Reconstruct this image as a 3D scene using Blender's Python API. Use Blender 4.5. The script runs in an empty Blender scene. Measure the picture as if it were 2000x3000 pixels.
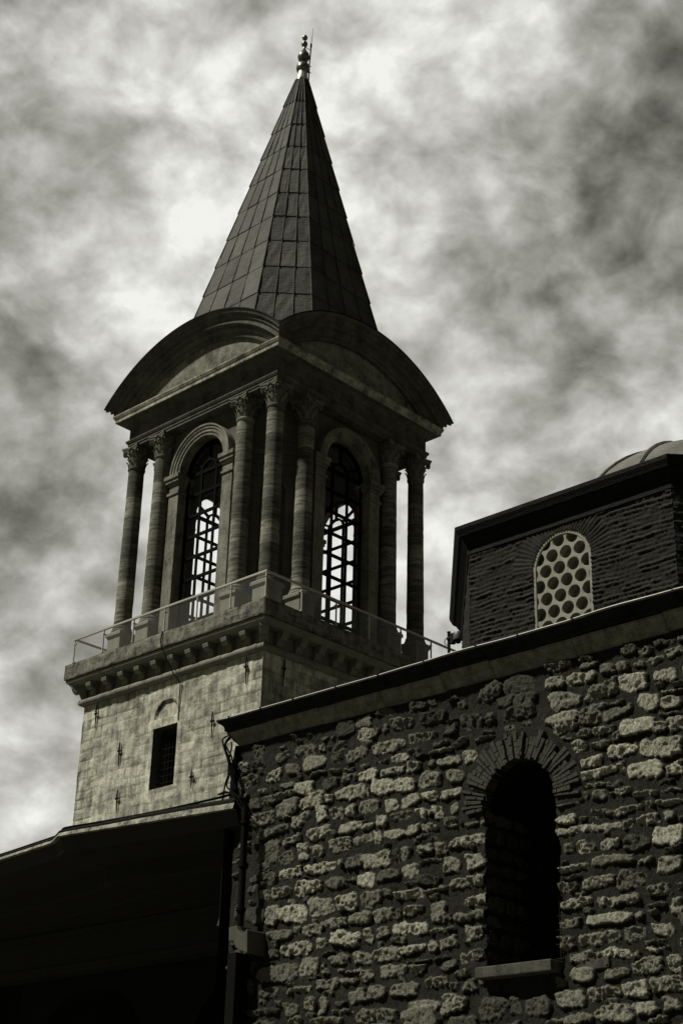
import bpy, math, random
import numpy as np
from mathutils import Vector, Matrix
R = math.radians
random.seed(7)
scene = bpy.context.scene
col = scene.collection

# ------------------------------------------------------------------ camera
cd = bpy.data.cameras.new("camera")
cam = bpy.data.objects.new("camera", cd); col.objects.link(cam)
cd.sensor_fit = 'VERTICAL'; cd.sensor_height = 36.0; cd.sensor_width = 24.0
cd.lens = 54.217; cd.clip_end = 20000; cd.clip_start = 0.1
PITCH, ROLL = R(25.5457), R(1.5330)
cam.matrix_world = Matrix.Translation((0, 0, 1.65)) @ Matrix.Rotation(math.pi/2 + PITCH, 4, 'X') @ Matrix.Rotation(ROLL, 4, 'Z')
scene.camera = cam
scene.render.resolution_x = 682; scene.render.resolution_y = 1024
scene.view_settings.view_transform = 'Standard'
scene.view_settings.look = 'None'
scene.view_settings.gamma = 1
scene.view_settings.exposure = 0.0
scene.render.engine = 'CYCLES'

# ------------------------------------------------------------------ sun and sky
SUN_EL, SUN_AZ = R(54), R(-103)            # azimuth measured from +Y towards +X
sdir = Vector((math.sin(SUN_AZ)*math.cos(SUN_EL), math.cos(SUN_AZ)*math.cos(SUN_EL), math.sin(SUN_EL)))
sl = bpy.data.lights.new("sun", 'SUN'); sl.energy = 5.0; sl.angle = R(2.0); sl.color = (1, .97, .86)
so = bpy.data.objects.new("sun", sl); col.objects.link(so)
so.rotation_euler = sdir.to_track_quat('Z', 'Y').to_euler()
so.location = (-30, 0, 60)

world = bpy.data.worlds.new("World"); scene.world = world; world.use_nodes = True
nt = world.node_tree; nt.nodes.clear()
N = lambda t: nt.nodes.new(t)
def lk(a, b): nt.links.new(a, b)
def val(n, i):
    return n.inputs[i]
def M_(op, a=None, b=None, c=None, clamp=False):
    n = N('ShaderNodeMath'); n.operation = op; n.use_clamp = clamp
    for i, x in enumerate((a, b, c)):
        if x is None: continue
        if isinstance(x, (int, float)): n.inputs[i].default_value = x
        else: lk(x, n.inputs[i])
    return n.outputs[0]
tc = N('ShaderNodeTexCoord')
dirv = tc.outputs['Generated']
cp, sp_ = math.cos(PITCH), math.sin(PITCH)
def pix_dir(px, py):                        # compass direction of a patch of cloud (offline survey of the sky)
    u, v = (px-784)/3542.0, -(py-1176)/3542.0
    cr, sr = math.cos(ROLL), math.sin(ROLL)
    u, v = cr*u - sr*v, sr*u + cr*v
    d = Vector((u, cp - v*sp_, sp_ + v*cp)); d.normalize(); return d
# cloud patches: x, y, size (deg), lift of the display value
PATCH = [
 (620,330,3.2,.16),(560,560,2.6,.16),(390,760,2.4,.20),(270,860,2.0,.18),(215,985,1.4,.18),(880,640,2.2,.20),(800,300,3.0,.12),
 (1000,940,1.6,.16),(330,1200,1.8,.12),(940,1250,1.8,.14),(150,1760,1.5,.18),(60,70,3,.08),(1180,170,3.0,.13),(1070,60,3,.06),(1500,880,3.2,.10),
 (1380,930,2.5,.08),(1080,1130,2.5,.09),(740,160,2.4,.10),(480,420,2.0,.06),(90,640,3,.0),(1330,1010,2.2,.06),
 (200,440,2.6,.05),(1540,330,1.6,.08),(20,1980,3,.06),(1290,120,2,.05),
 (0,480,2.6,-.24),(30,1090,3.0,-.20),(20,1290,2.6,-.18),(130,930,2.2,-.14),(1400,640,3.6,-.18),(1300,560,2.6,-.10),
 (1440,190,2.8,-.20),(1540,60,3.0,-.16),(1140,880,2.6,-.13),(1560,470,2.6,-.14),(330,120,2.2,-.08),(0,800,2.0,-.12),(900,230,1.6,-.07),
 (110,1560,3.0,-.06),(990,250,1.6,-.05),(1230,440,1.6,-.03),(40,0,2.0,-.06),(1420,400,2.2,-.10),(190,1640,1.5,-.04),(1560,800,2.4,-.04),(1150,1300,2.5,-.05),(465,1270,1.5,.55),(790,1320,1.5,.55),
]
# soft warping of the direction so that the patches get ragged, wind-drawn edges
warp = N('ShaderNodeTexNoise'); warp.inputs['Scale'].default_value = 13; warp.inputs['Detail'].default_value = 3; warp.inputs['Roughness'].default_value = .45
lk(dirv, warp.inputs['Vector'])
wsub = N('ShaderNodeVectorMath'); wsub.operation = 'SUBTRACT'; lk(warp.outputs['Color'], wsub.inputs[0]); wsub.inputs[1].default_value = (.5, .5, .5)
wsc = N('ShaderNodeVectorMath'); wsc.operation = 'SCALE'; lk(wsub.outputs[0], wsc.inputs[0]); wsc.inputs['Scale'].default_value = .03
wad = N('ShaderNodeVectorMath'); wad.operation = 'ADD'; lk(dirv, wad.inputs[0]); lk(wsc.outputs[0], wad.inputs[1])
wnm = N('ShaderNodeVectorMath'); wnm.operation = 'NORMALIZE'; lk(wad.outputs[0], wnm.inputs[0])
acc = None
for (x, y, s, a) in PATCH:
    if abs(a) < 1e-3: continue
    d = pix_dir(x, y)
    dt = N('ShaderNodeVectorMath'); dt.operation = 'DOT_PRODUCT'; lk(wnm.outputs[0], dt.inputs[0]); dt.inputs[1].default_value = d
    k = 1/(R(s)**2)
    e = M_('EXPONENT', M_('MULTIPLY_ADD', dt.outputs['Value'], k, -k))
    a = a*(.62 if a < 0 else .40)
    acc = M_('MULTIPLY', e, a) if acc is None else M_('MULTIPLY_ADD', e, a, acc)
# billows: rotated and stretched noise
mp = N('ShaderNodeMapping'); mp.inputs['Rotation'].default_value = (0, R(-40), 0); mp.inputs['Scale'].default_value = (1.0, 1.0, 1.3)
lk(wad.outputs[0], mp.inputs['Vector'])
n1 = N('ShaderNodeTexNoise'); n1.inputs['Scale'].default_value = 17; n1.inputs['Detail'].default_value = 7; n1.inputs['Roughness'].default_value = .50; n1.inputs['Distortion'].default_value = 0
lk(mp.outputs[0], n1.inputs['Vector'])
n2 = N('ShaderNodeTexNoise'); n2.inputs['Scale'].default_value = 34; n2.inputs['Detail'].default_value = 8; n2.inputs['Roughness'].default_value = .56
lk(mp.outputs[0], n2.inputs['Vector'])
b1 = M_('MULTIPLY', M_('SUBTRACT', n1.outputs[0], .5), .74)
b2 = M_('MULTIPLY', M_('SUBTRACT', n2.outputs[0], .5), .28)
V = M_('ADD', M_('ADD', acc, .745), M_('ADD', b1, b2))
V = M_('MINIMUM', M_('MAXIMUM', V, .2), .955)
lum = M_('POWER', V, 2.2)
# sky dimmed away from the view to hold down fill; that darkness is made up
cdir = Vector((0, cp, sp_))
dc = N('ShaderNodeVectorMath'); dc.operation = 'DOT_PRODUCT'; lk(dirv, dc.inputs[0]); dc.inputs[1].default_value = cdir
mr = N('ShaderNodeMapRange'); mr.interpolation_type = 'SMOOTHSTEP'
mr.inputs['From Min'].default_value = math.cos(R(50)); mr.inputs['From Max'].default_value = math.cos(R(27))
mr.inputs['To Min'].default_value = .085; mr.inputs['To Max'].default_value = 1.0
lk(dc.outputs['Value'], mr.inputs['Value'])
lum = M_('MULTIPLY', M_('MULTIPLY', lum, mr.outputs[0]), 10.0)
tint = N('ShaderNodeCombineColor')
lk(lum, tint.inputs[0]); lk(M_('MULTIPLY', lum, .995), tint.inputs[1]); lk(M_('MULTIPLY', M_('POWER', V, .12), M_('MULTIPLY', lum, .955)), tint.inputs[2])
sky = N('ShaderNodeTexSky'); sky.sky_type = 'NISHITA'; sky.sun_disc = False; sky.sun_elevation = SUN_EL; sky.sun_rotation = SUN_AZ
bw = N('ShaderNodeRGBToBW'); lk(sky.outputs[0], bw.inputs[0])
mixc = N('ShaderNodeMix'); mixc.data_type = 'RGBA'; mixc.inputs[0].default_value = .985
lk(bw.outputs[0], mixc.inputs[6]); lk(tint.outputs[0], mixc.inputs[7])
bg = N('ShaderNodeBackground'); bg.inputs['Strength'].default_value = .1
lk(mixc.outputs[2], bg.inputs['Color'])
wo = N('ShaderNodeOutputWorld'); lk(bg.outputs[0], wo.inputs['Surface'])

# ------------------------------------------------------------------ materials
def tinted(v, b=.78): return (v, v*.985, v*b, 1)
class Mat:
    def __init__(s, name):
        s.m = bpy.data.materials.new(name); s.m.use_nodes = True
        s.t = s.m.node_tree; s.t.nodes.clear()
        s.out = s.t.nodes.new('ShaderNodeOutputMaterial'); s.b = s.t.nodes.new('ShaderNodeBsdfPrincipled')
        s.t.links.new(s.b.outputs[0], s.out.inputs[0])
        s.tc = s.t.nodes.new('ShaderNodeTexCoord')
    def n(s, t, **kw):
        x = s.t.nodes.new(t)
        for k, v in kw.items():
            if k in x.inputs.keys(): x.inputs[k].default_value = v
            else: setattr(x, k, v)
        return x
    def l(s, a, b): s.t.links.new(a, b)
    def math(s, op, a, b=None, c=None, clamp=False):
        x = s.t.nodes.new('ShaderNodeMath'); x.operation = op; x.use_clamp = clamp
        for i, q in enumerate((a, b, c)):
            if q is None: continue
            if isinstance(q, (int, float)): x.inputs[i].default_value = q
            else: s.l(q, x.inputs[i])
        return x.outputs[0]
    def noise(s, scale, detail=4, rough=.5, vec=None, stretch=None, dist=0):
        v = vec or s.tc.outputs['Object']
        if stretch:
            mp = s.n('ShaderNodeMapping'); mp.inputs['Scale'].default_value = stretch; s.l(v, mp.inputs['Vector']); v = mp.outputs[0]
        x = s.n('ShaderNodeTexNoise'); x.inputs['Scale'].default_value = scale; x.inputs['Detail'].default_value = detail
        x.inputs['Roughness'].default_value = rough; x.inputs['Distortion'].default_value = dist
        s.l(v, x.inputs['Vector']); return x.outputs[0]
    def ramp(s, f, stops):
        r = s.n('ShaderNodeValToRGB'); s.l(f, r.inputs[0]); e = r.color_ramp.elements
        while len(e) < len(stops): e.new(.5)
        for i, (p, v) in enumerate(stops): e[i].position = p; e[i].color = (v, v, v, 1)
        return r.outputs[0]
    def attr(s, name):
        a = s.n('ShaderNodeAttribute'); a.attribute_name = name; return a.outputs['Fac']
    def color(s, v, blue=.78):
        c = s.n('ShaderNodeCombineColor'); s.l(v, c.inputs[0]); s.l(s.math('MULTIPLY', v, .985), c.inputs[1]); s.l(s.math('MULTIPLY', v, blue), c.inputs[2])
        s.l(c.outputs[0], s.b.inputs['Base Color'])
    def bump(s, h, strength=.5, dist=.02):
        b = s.n('ShaderNodeBump'); b.inputs['Strength'].default_value = strength; b.inputs['Distance'].default_value = dist
        s.l(h, b.inputs['Height']); s.l(b.outputs[0], s.b.inputs['Normal'])
    def rough(s, r, metal=0, spec=.3):
        s.b.inputs['Roughness'].default_value = r; s.b.inputs['Metallic'].default_value = metal
        s.b.inputs['Specular IOR Level'].default_value = spec

def stone_mat(name, base, var=.5, scale=1.0, bump=.5, streak=.4, bands=0, blue=.78, rough=.9, drums=False):
    m = Mat(name)
    a = m.noise(1.6*scale, 6, .6); b = m.noise(9*scale, 6, .65); c = m.noise(1.2*scale, 5, .6, stretch=(2.2, 2.2, .35))
    f = m.math('ADD', m.math('MULTIPLY', m.math('SUBTRACT', a, .5), var*1.6), 1.0)
    f = m.math('ADD', f, m.math('MULTIPLY', m.math('SUBTRACT', b, .5), var*1.2))
    f = m.math('ADD', f, m.math('MULTIPLY', m.math('SUBTRACT', c, .5), streak*2))
    if bands:
        d = m.noise(2.2, 4, .65, stretch=(.25, .25, 3.4), dist=.4)
        f = m.math('ADD', f, m.math('MULTIPLY', m.math('SUBTRACT', d, .5), bands))
    if drums:                                   # column built of drums, each cut from a different bed
        sx = m.n('ShaderNodeSeparateXYZ'); m.l(m.tc.outputs['Object'], sx.inputs[0]); oi = m.n('ShaderNodeObjectInfo')
        zz = m.math('MULTIPLY_ADD', sx.outputs[2], 1.25, m.math('MULTIPLY', oi.outputs['Random'], 7.0))
        wn = m.n('ShaderNodeTexWhiteNoise', noise_dimensions='1D'); m.l(m.math('FLOOR', m.math('ADD', zz, m.math('MULTIPLY', oi.outputs['Random'], 31.0))), wn.inputs['W'])
        f = m.math('MULTIPLY', f, m.math('MULTIPLY_ADD', wn.outputs['Value'], 1.1, .45))
        e = m.n('ShaderNodeTexNoise'); e.inputs['Scale'].default_value = 5; e.inputs['Detail'].default_value = 5
        mp2 = m.n('ShaderNodeMapping'); mp2.inputs['Scale'].default_value = (.5, .5, 3.0); m.l(m.tc.outputs['Object'], mp2.inputs['Vector'])
        ad = m.n('ShaderNodeVectorMath', operation='ADD'); m.l(mp2.outputs[0], ad.inputs[0]); cx = m.n('ShaderNodeCombineXYZ'); m.l(m.math('MULTIPLY', oi.outputs['Random'], 50.), cx.inputs[0]); m.l(cx.outputs[0], ad.inputs[1]); m.l(ad.outputs[0], e.inputs['Vector'])
        f = m.math('MULTIPLY', f, m.ramp(e.outputs[0], [(0, .35), (.36, .5), (.54, 1), (1, 1.3)]))
        fr_ = m.math('FRACT', zz); f = m.math('MULTIPLY', f, m.ramp(fr_, [(0, .3), (.03, 1), (.985, 1), (1, .3)]))
    f = m.math('MAXIMUM', f, .18)
    m.color(m.math('MULTIPLY', f, base), blue); m.rough(rough, 0, .2)
    m.bump(m.math('ADD', b, m.noise(30*scale, 4, .7)), bump, .03)
    return m.m

M = {}
M['ashlar'] = None
def ashlar(name, base, lo=.25):
    m = Mat(name)
    t = m.attr('tone'); 
    a = m.noise(.9, 6, .6); b = m.noise(11, 8, .78); c = m.noise(2.2, 7, .68, stretch=(2.6, 2.6, .3)); d = m.noise(2.6, 5, .6)
    f = m.math('MULTIPLY_ADD', m.math('SUBTRACT', t, .5), .45, 1.0)
    f = m.math('ADD', f, m.math('MULTIPLY', m.math('SUBTRACT', b, .5), 1.5))
    f = m.math('ADD', f, m.math('MULTIPLY', m.math('SUBTRACT', c, .5), 2.3))
    f = m.math('ADD', f, m.math('MULTIPLY', m.math('SUBTRACT', a, .5), 1.1))
    dark = m.ramp(d, [(0, 1), (.46, 1), (.56, .66), (.68, .45), (1, .4)])
    f = m.math('MULTIPLY', m.math('MAXIMUM', f, lo), dark)
    f = m.math('MULTIPLY', f, m.attr('joint_and_shade'))
    m.color(m.math('MULTIPLY', f, base), .80); m.rough(.92, 0, .2)
    m.bump(m.math('ADD', b, m.noise(26, 5, .75)), .9, .05)
    return m.m
M['shaft'] = ashlar('weathered_limestone_ashlar', .46)
M['ledge'] = stone_mat('dark_crusted_ledge_stone', .15, 1.9, 2.2, 1.0, .9, bands=1.6)
M['string'] = stone_mat('string_course_stone', .17, .7, 1.2, .6, .5)
M['corbel'] = stone_mat('corbel_stone', .17, .5, 1.6, .6, .3)
M['column'] = stone_mat('banded_grey_marble', .155, .55, 1.4, .6, .3, bands=1.8, drums=True)
M['capital'] = stone_mat('carved_capital_marble', .12, .5, 2.5, .5, .4)
M['core'] = stone_mat('belvedere_wall_stone', .085, .5, 1.2, .5, .5, bands=.5)
M['pier'] = stone_mat('pale_pier_marble', .145, 1.4, 1.3, .5, .8)
M['pedestal'] = stone_mat('pale_pedestal_stone', .17, .45, 1.4, .35, .5)
M['entab'] = stone_mat('dark_entablature_stone', .075, 1.3, 1.0, .4, .6)  # dark base tone with patchy variation
M['cornice_lip'] = stone_mat('cornice_lip_stone', .24, 2.2, 1.4, .4, .7)
M['tympanum'] = stone_mat('patched_tympanum_plaster', .14, 1.8, .7, .4, .7)
M['hall_cornice'] = stone_mat('hall_cornice_stone', .145, 1.2, 4, .4, .5)
M['plinth_sill'] = stone_mat('window_sill_stone', .06, 1.4, 5, .3, .3)
M['brick_arch'] = stone_mat('thin_dark_brick', .060, .6, 5, .8, .2)
M['corbel_block'] = stone_mat('corner_corbel_block_stone', .07, .4, 4, .3, .4)
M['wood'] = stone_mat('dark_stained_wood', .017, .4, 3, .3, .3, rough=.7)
M['dark_wall'] = stone_mat('shade_dark_plaster', .004, .4, 2, .3, .3)  # near-black base puts the shade of porch and recesses into the colour
M['paving'] = stone_mat('grey_stone_paving', .10, .4, 1, .4, 0)

def lead(name, base, rough=.55, spec=.4, scale=1.):
    m = Mat(name)
    t = m.attr('tone')
    a = m.noise(1.3*scale, 5, .6); b = m.noise(3*scale, 6, .7, stretch=(1, 1, 5)); c = m.noise(14*scale, 4, .6)
    f = m.math('MULTIPLY_ADD', t, .6, .70)
    f = m.math('ADD', f, m.math('MULTIPLY', m.math('SUBTRACT', a, .5), 1.6))
    f = m.math('ADD', f, m.math('MULTIPLY', m.math('SUBTRACT', b, .5), 2.0))
    f = m.math('MAXIMUM', f, .2)
    m.color(m.math('MULTIPLY', f, base), .80); m.rough(rough, 0, spec)
    m.bump(m.math('ADD', m.math('MULTIPLY', b, 1.5), c), .55, .04)
    return m.m
M['lead'] = lead('dark_lead_sheet', .056, .75, .22)
M['lead_dark'] = lead('black_lead_roofing', .010, .75, .12, 3)
M['lead_eave'] = lead('weathered_porch_lead', .10, .6, .3, 4)
M['lead_pale'] = lead('pale_dome_lead', .10, .6, .3, 2)
def plain(name, v, rough=.5, metal=0, spec=.4, blue=.85, var=.25, scale=8):
    m = Mat(name); a = m.noise(scale, 4, .6)
    m.color(m.math('MULTIPLY', m.math('MULTIPLY_ADD', m.math('SUBTRACT', a, .5), var*2, 1.0), v), blue); m.rough(rough, metal, spec); return m.m
M['iron'] = plain('black_iron', .010, .8, 0, .08)
M['iron_grey'] = plain('rusted_iron', .010, .9, 0, .05)
M['cable'] = plain('black_rubber_cable', .004, .9, 0, .05)
M['steel'] = plain('brushed_steel_rail', .42, .4, .25, .5)
M['finial'] = plain('polished_lead_finial', .15, .35, .75, .5, .82, .15, 3)
M['finial_pale'] = plain('bright_metal_finial_cone', .62, .3, .6, .5, .85, .1, 3)
M['frame'] = plain('dark_window_frame', .004, .9, 0, .04)
M['plaster'] = plain('cream_window_plaster', .215, .8, 0, .2, .80, .5, 5)
M['pane'] = plain('dark_wired_pane', .12, .3, 0, .5)
M['camera_shell'] = plain('grey_camera_shell', .09, .4, 0, .4)
M['downpipe'] = plain('dark_painted_pipe', .006, .9, 0, .04)
def glass(name, veil=.05, refl=.03):
    m = Mat(name); m.t.nodes.remove(m.b)
    tr = m.n('ShaderNodeBsdfTransparent'); gl = m.n('ShaderNodeBsdfGlossy'); gl.inputs['Roughness'].default_value = .05
    gl.inputs['Color'].default_value = (.9, .9, .85, 1)
    df = m.n('ShaderNodeBsdfDiffuse'); df.inputs['Color'].default_value = (.55, .55, .5, 1)
    m1 = m.n('ShaderNodeMixShader'); m1.inputs[0].default_value = veil; m.l(tr.outputs[0], m1.inputs[1]); m.l(df.outputs[0], m1.inputs[2])
    m2 = m.n('ShaderNodeMixShader'); m2.inputs[0].default_value = refl; m.l(m1.outputs[0], m2.inputs[1]); m.l(gl.outputs[0], m2.inputs[2])
    m.l(m2.outputs[0], m.out.inputs[0]); return m.m
M['glass'] = glass('clear_balustrade_glass', .03)
M['edge_glint'] = plain('lead_edge_sky_glint', .45, .35, .3, .5, .85, .3, 3)  # pale colour imitates sky reflected along the eave rim
M['fascia'] = stone_mat('mottled_lead_fascia', .20, 2.4, 5, .4, .9)
M['glass_win'] = glass('dusty_window_glass', .004)

def rubble(name):
    m = Mat(name)
    t = m.attr('tone'); s = m.attr('stone')
    a = m.noise(26, 6, .7); b = m.noise(5, 5, .6); pit = m.noise(58, 6, .85)
    st = m.math('MULTIPLY', t, m.math('MULTIPLY_ADD', m.math('SUBTRACT', a, .5), 2.8, 1.05))
    mo = m.math('MULTIPLY', m.math('MULTIPLY_ADD', m.math('SUBTRACT', b, .5), 1.6, 1.0), .034)
    mo = m.math('MULTIPLY', mo, m.math('MULTIPLY_ADD', m.math('SUBTRACT', pit, .5), .8, 1.0))
    mx = m.n('ShaderNodeMix'); mx.data_type = 'FLOAT'; m.l(s, mx.inputs[0]); m.l(mo, mx.inputs[2]); m.l(st, mx.inputs[3])
    f = m.math('MULTIPLY', mx.outputs[0], m.ramp(pit, [(0, .12), (.40, .3), (.47, .8), (.56, 1.15), (1, 1.6)]))
    m.color(f, .77); m.rough(.93, 0, .15)
    m.bump(m.math('ADD', a, m.math('MULTIPLY', pit, 1.4)), 1.0, .045)
    return m.m
M['rubble'] = rubble('rubble_stone_and_dark_mortar')
def brickcourse(name, base):
    m = Mat(name)
    t = m.attr('tone'); a = m.noise(20, 6, .7); b = m.noise(2, 5, .6)
    f = m.math('MULTIPLY', t, m.math('MULTIPLY_ADD', m.math('SUBTRACT', a, .5), 1.2, 1.0))
    f = m.math('MULTIPLY', f, m.math('MULTIPLY_ADD', m.math('SUBTRACT', b, .5), 1.2, 1.0))
    m.color(m.math('MULTIPLY', f, base), .8); m.rough(.9, 0, .15)
    m.bump(a, .8, .02); return m.m
M['drum'] = brickcourse('thin_dark_brick_courses', .021)

# ------------------------------------------------------------------ helpers
def tag(o, label=None, cat=None, group=None, kind=None):
    if label: o['label'] = label
    if cat: o['category'] = cat
    if group: o['group'] = group
    if kind: o['kind'] = kind
    return o
def empty(name, loc, rz=0):
    o = bpy.data.objects.new(name, None); col.objects.link(o); o.location = loc; o.rotation_euler.z = rz
    o.empty_display_size = .5; return o
def link_mesh(name, me, mat, parent=None):
    o = bpy.data.objects.new(name, me); col.objects.link(o)
    if mat: me.materials.append(mat)
    if parent: o.parent = parent
    return o
class MB:
    def __init__(s): s.v = []; s.f = []; s.tone = []
    def face(s, pts, tone=None):
        i = len(s.v); s.v += [tuple(p) for p in pts]; s.f.append(tuple(range(i, i+len(pts)))); s.tone.append(random.random() if tone is None else tone)
    def box(s, x0, x1, y0, y1, z0, z1, T=None):
        P = [(x, y, z) for z in (z0, z1) for y in (y0, y1) for x in (x0, x1)]
        if T: P = [T(p) for p in P]
        i = len(s.v); s.v += P; t = random.random()
        for q in ((0,2,3,1),(4,5,7,6),(0,1,5,4),(1,3,7,5),(3,2,6,7),(2,0,4,6)): s.f.append(tuple(i+k for k in q)); s.tone.append(t)
    def loft(s, rings, close=True, caps=False, tone=None):
        i = len(s.v); n = len(rings[0])
        for r in rings: s.v += [tuple(p) for p in r]
        for a in range(len(rings)-1):
            for b in range(n if close else n-1):
                c = (b+1) % n
                s.f.append((i+a*n+b, i+a*n+c, i+(a+1)*n+c, i+(a+1)*n+b)); s.tone.append(random.random() if tone is None else tone)
        if caps:
            s.f.append(tuple(i+b for b in reversed(range(n)))); s.tone.append(.5)
            s.f.append(tuple(i+(len(rings)-1)*n+b for b in range(n))); s.tone.append(.5)
    def lathe(s, prof, c=(0,0), n=20, caps=True, flute=0, nf=0, off=None):
        rings = []
        for r, z in prof:
            ox, oy = off(z) if off else (0, 0)
            rings.append([(c[0]+ox+(r+flute*abs(math.sin(nf*math.pi*k/n)) )*math.cos(2*math.pi*k/n), c[1]+oy+(r+flute*abs(math.sin(nf*math.pi*k/n)))*math.sin(2*math.pi*k/n), z) for k in range(n)])
        s.loft(rings, True, caps, .5)
    def square(s, prof, c=(0,0)):                 # mitred square ring: (half width, z)
        s.loft([[(c[0]-a, c[1]-a, z), (c[0]+a, c[1]-a, z), (c[0]+a, c[1]+a, z), (c[0]-a, c[1]+a, z)] for a, z in prof], True, False)
    def tube(s, pts, r, n=8, caps=True):
        pts = [Vector(p) for p in pts]; rings = []; up = None
        for i, p in enumerate(pts):
            d = (pts[min(i+1, len(pts)-1)] - pts[max(i-1, 0)]).normalized()
            if up is None: up = Vector((0,0,1)) if abs(d.z) < .9 else Vector((1,0,0))
            a = d.cross(up).normalized(); b = a.cross(d).normalized(); up = b
            rr = r[i] if isinstance(r, (list, tuple)) else r
            rings.append([p + rr*(math.cos(2*math.pi*k/n)*a + math.sin(2*math.pi*k/n)*b) for k in range(n)])
        s.loft(rings, True, caps, .5)
    def prism(s, poly, h, T):                     # closed polygon in 2D -> T(u, v, w), w in (0, h)
        i = len(s.v); n = len(poly); t = random.random()
        for w in (0, h): s.v += [tuple(T(u, v, w)) for u, v in poly]
        s.f.append(tuple(i+k for k in reversed(range(n)))); s.f.append(tuple(i+n+k for k in range(n))); s.tone += [t, t]
        for k in range(n): s.f.append((i+k, i+(k+1) % n, i+n+(k+1) % n, i+n+k)); s.tone.append(t)
    def build(s, name, mat, parent=None, smooth=False, bevel=0):
        me = bpy.data.meshes.new(name); me.from_pydata(s.v, [], s.f); 
        at = me.attributes.new('tone', 'FLOAT', 'FACE'); at.data.foreach_set('value', np.array(s.tone, 'f'))
        import bmesh
        bm = bmesh.new(); bm.from_mesh(me)
        bmesh.ops.remove_doubles(bm, verts=bm.verts, dist=1e-5)
        bmesh.ops.recalc_face_normals(bm, faces=bm.faces)
        bm.to_mesh(me); bm.free()
        if smooth:
            me.polygons.foreach_set('use_smooth', [True]*len(me.polygons))
            try: me.set_sharp_from_angle(angle=R(38))
            except Exception: pass
        me.update()
        o = link_mesh(name, me, mat, parent)
        if bevel:
            b = o.modifiers.new('bevel', 'BEVEL'); b.width = bevel; b.segments = 2; b.limit_method = 'ANGLE'
        return o

# value noise (numpy)
def _h(ix, iy, seed):
    n = (ix.astype(np.int64)*374761393 + iy.astype(np.int64)*668265263 + seed*1274126177) & 0xffffffff
    n = ((n ^ (n >> 13))*1274126177) & 0xffffffff
    return ((n ^ (n >> 16)) & 0xffff)/65535.0
def vn(x, y, seed=0):
    ix = np.floor(x); iy = np.floor(y); fx = x-ix; fy = y-iy
    fx = fx*fx*(3-2*fx); fy = fy*fy*(3-2*fy)
    a = _h(ix, iy, seed); b = _h(ix+1, iy, seed); c = _h(ix, iy+1, seed); d = _h(ix+1, iy+1, seed)
    return (a*(1-fx)+b*fx)*(1-fy) + (c*(1-fx)+d*fx)*fy - .5
def fbm(x, y, sc, o=4, seed=0, g=.55):
    r = 0; a = 1; t = 0
    for k in range(o):
        r = r + a*vn(x*sc*2**k, y*sc*2**k, seed+k*17); t += a; a *= g
    return r/t
def hfield(name, mat, parent, org, ud, vd, nd, u0, u1, v0, v1, step, func, hole=None, skirt=0.0):
    nu = int(round((u1-u0)/step))+1; nv = int(round((v1-v0)/step))+1
    us = np.linspace(u0, u1, nu); vs = np.linspace(v0, v1, nv)
    U, Vv = np.meshgrid(us, vs)
    res = func(U, Vv); H = res[0]; attrs = res[1]
    if skirt:
        for e in ((0, slice(None)), (-1, slice(None)), (slice(None), 0), (slice(None), -1)): H[e] = -skirt
    org, ud, vd, nd = (np.array(q, float) for q in (org, ud, vd, nd))
    P = org + U[..., None]*ud + Vv[..., None]*vd + H[..., None]*nd
    idx = np.arange(nu*nv).reshape(nv, nu)
    q = np.stack([idx[:-1, :-1], idx[:-1, 1:], idx[1:, 1:], idx[1:, :-1]], -1).reshape(-1, 4)
    if np.dot(np.cross(ud, vd), nd) < 0: q = q[:, ::-1]
    if hole is not None:
        Uc = (U[:-1, :-1]+U[1:, 1:])/2; Vc = (Vv[:-1, :-1]+Vv[1:, 1:])/2
        q = q[~hole(Uc, Vc).reshape(-1)]
    me = bpy.data.meshes.new(name)
    me.vertices.add(nu*nv); me.vertices.foreach_set('co', P.reshape(-1))
    me.loops.add(len(q)*4); me.loops.foreach_set('vertex_index', q.reshape(-1).astype(np.int32))
    me.polygons.add(len(q)); me.polygons.foreach_set('loop_start', np.arange(0, len(q)*4, 4, dtype=np.int32))
    me.polygons.foreach_set('loop_total', np.full(len(q), 4, np.int32))
    me.polygons.foreach_set('use_smooth', np.ones(len(q), bool))
    me.update(calc_edges=True)
    for k, a in attrs.items():
        at = me.attributes.new(k, 'FLOAT', 'POINT'); at.data.foreach_set('value', np.ascontiguousarray(a.reshape(-1), 'f'))
    me.validate()
    return link_mesh(name, me, mat, parent)
YAW = R(46.3587)
# ================================================================== ground
g = MB(); g.face([(-3000,-3000,0),(3000,-3000,0),(3000,3000,0),(-3000,3000,0)]); tag(g.build('ground', M['paving']), kind='structure')

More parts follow.
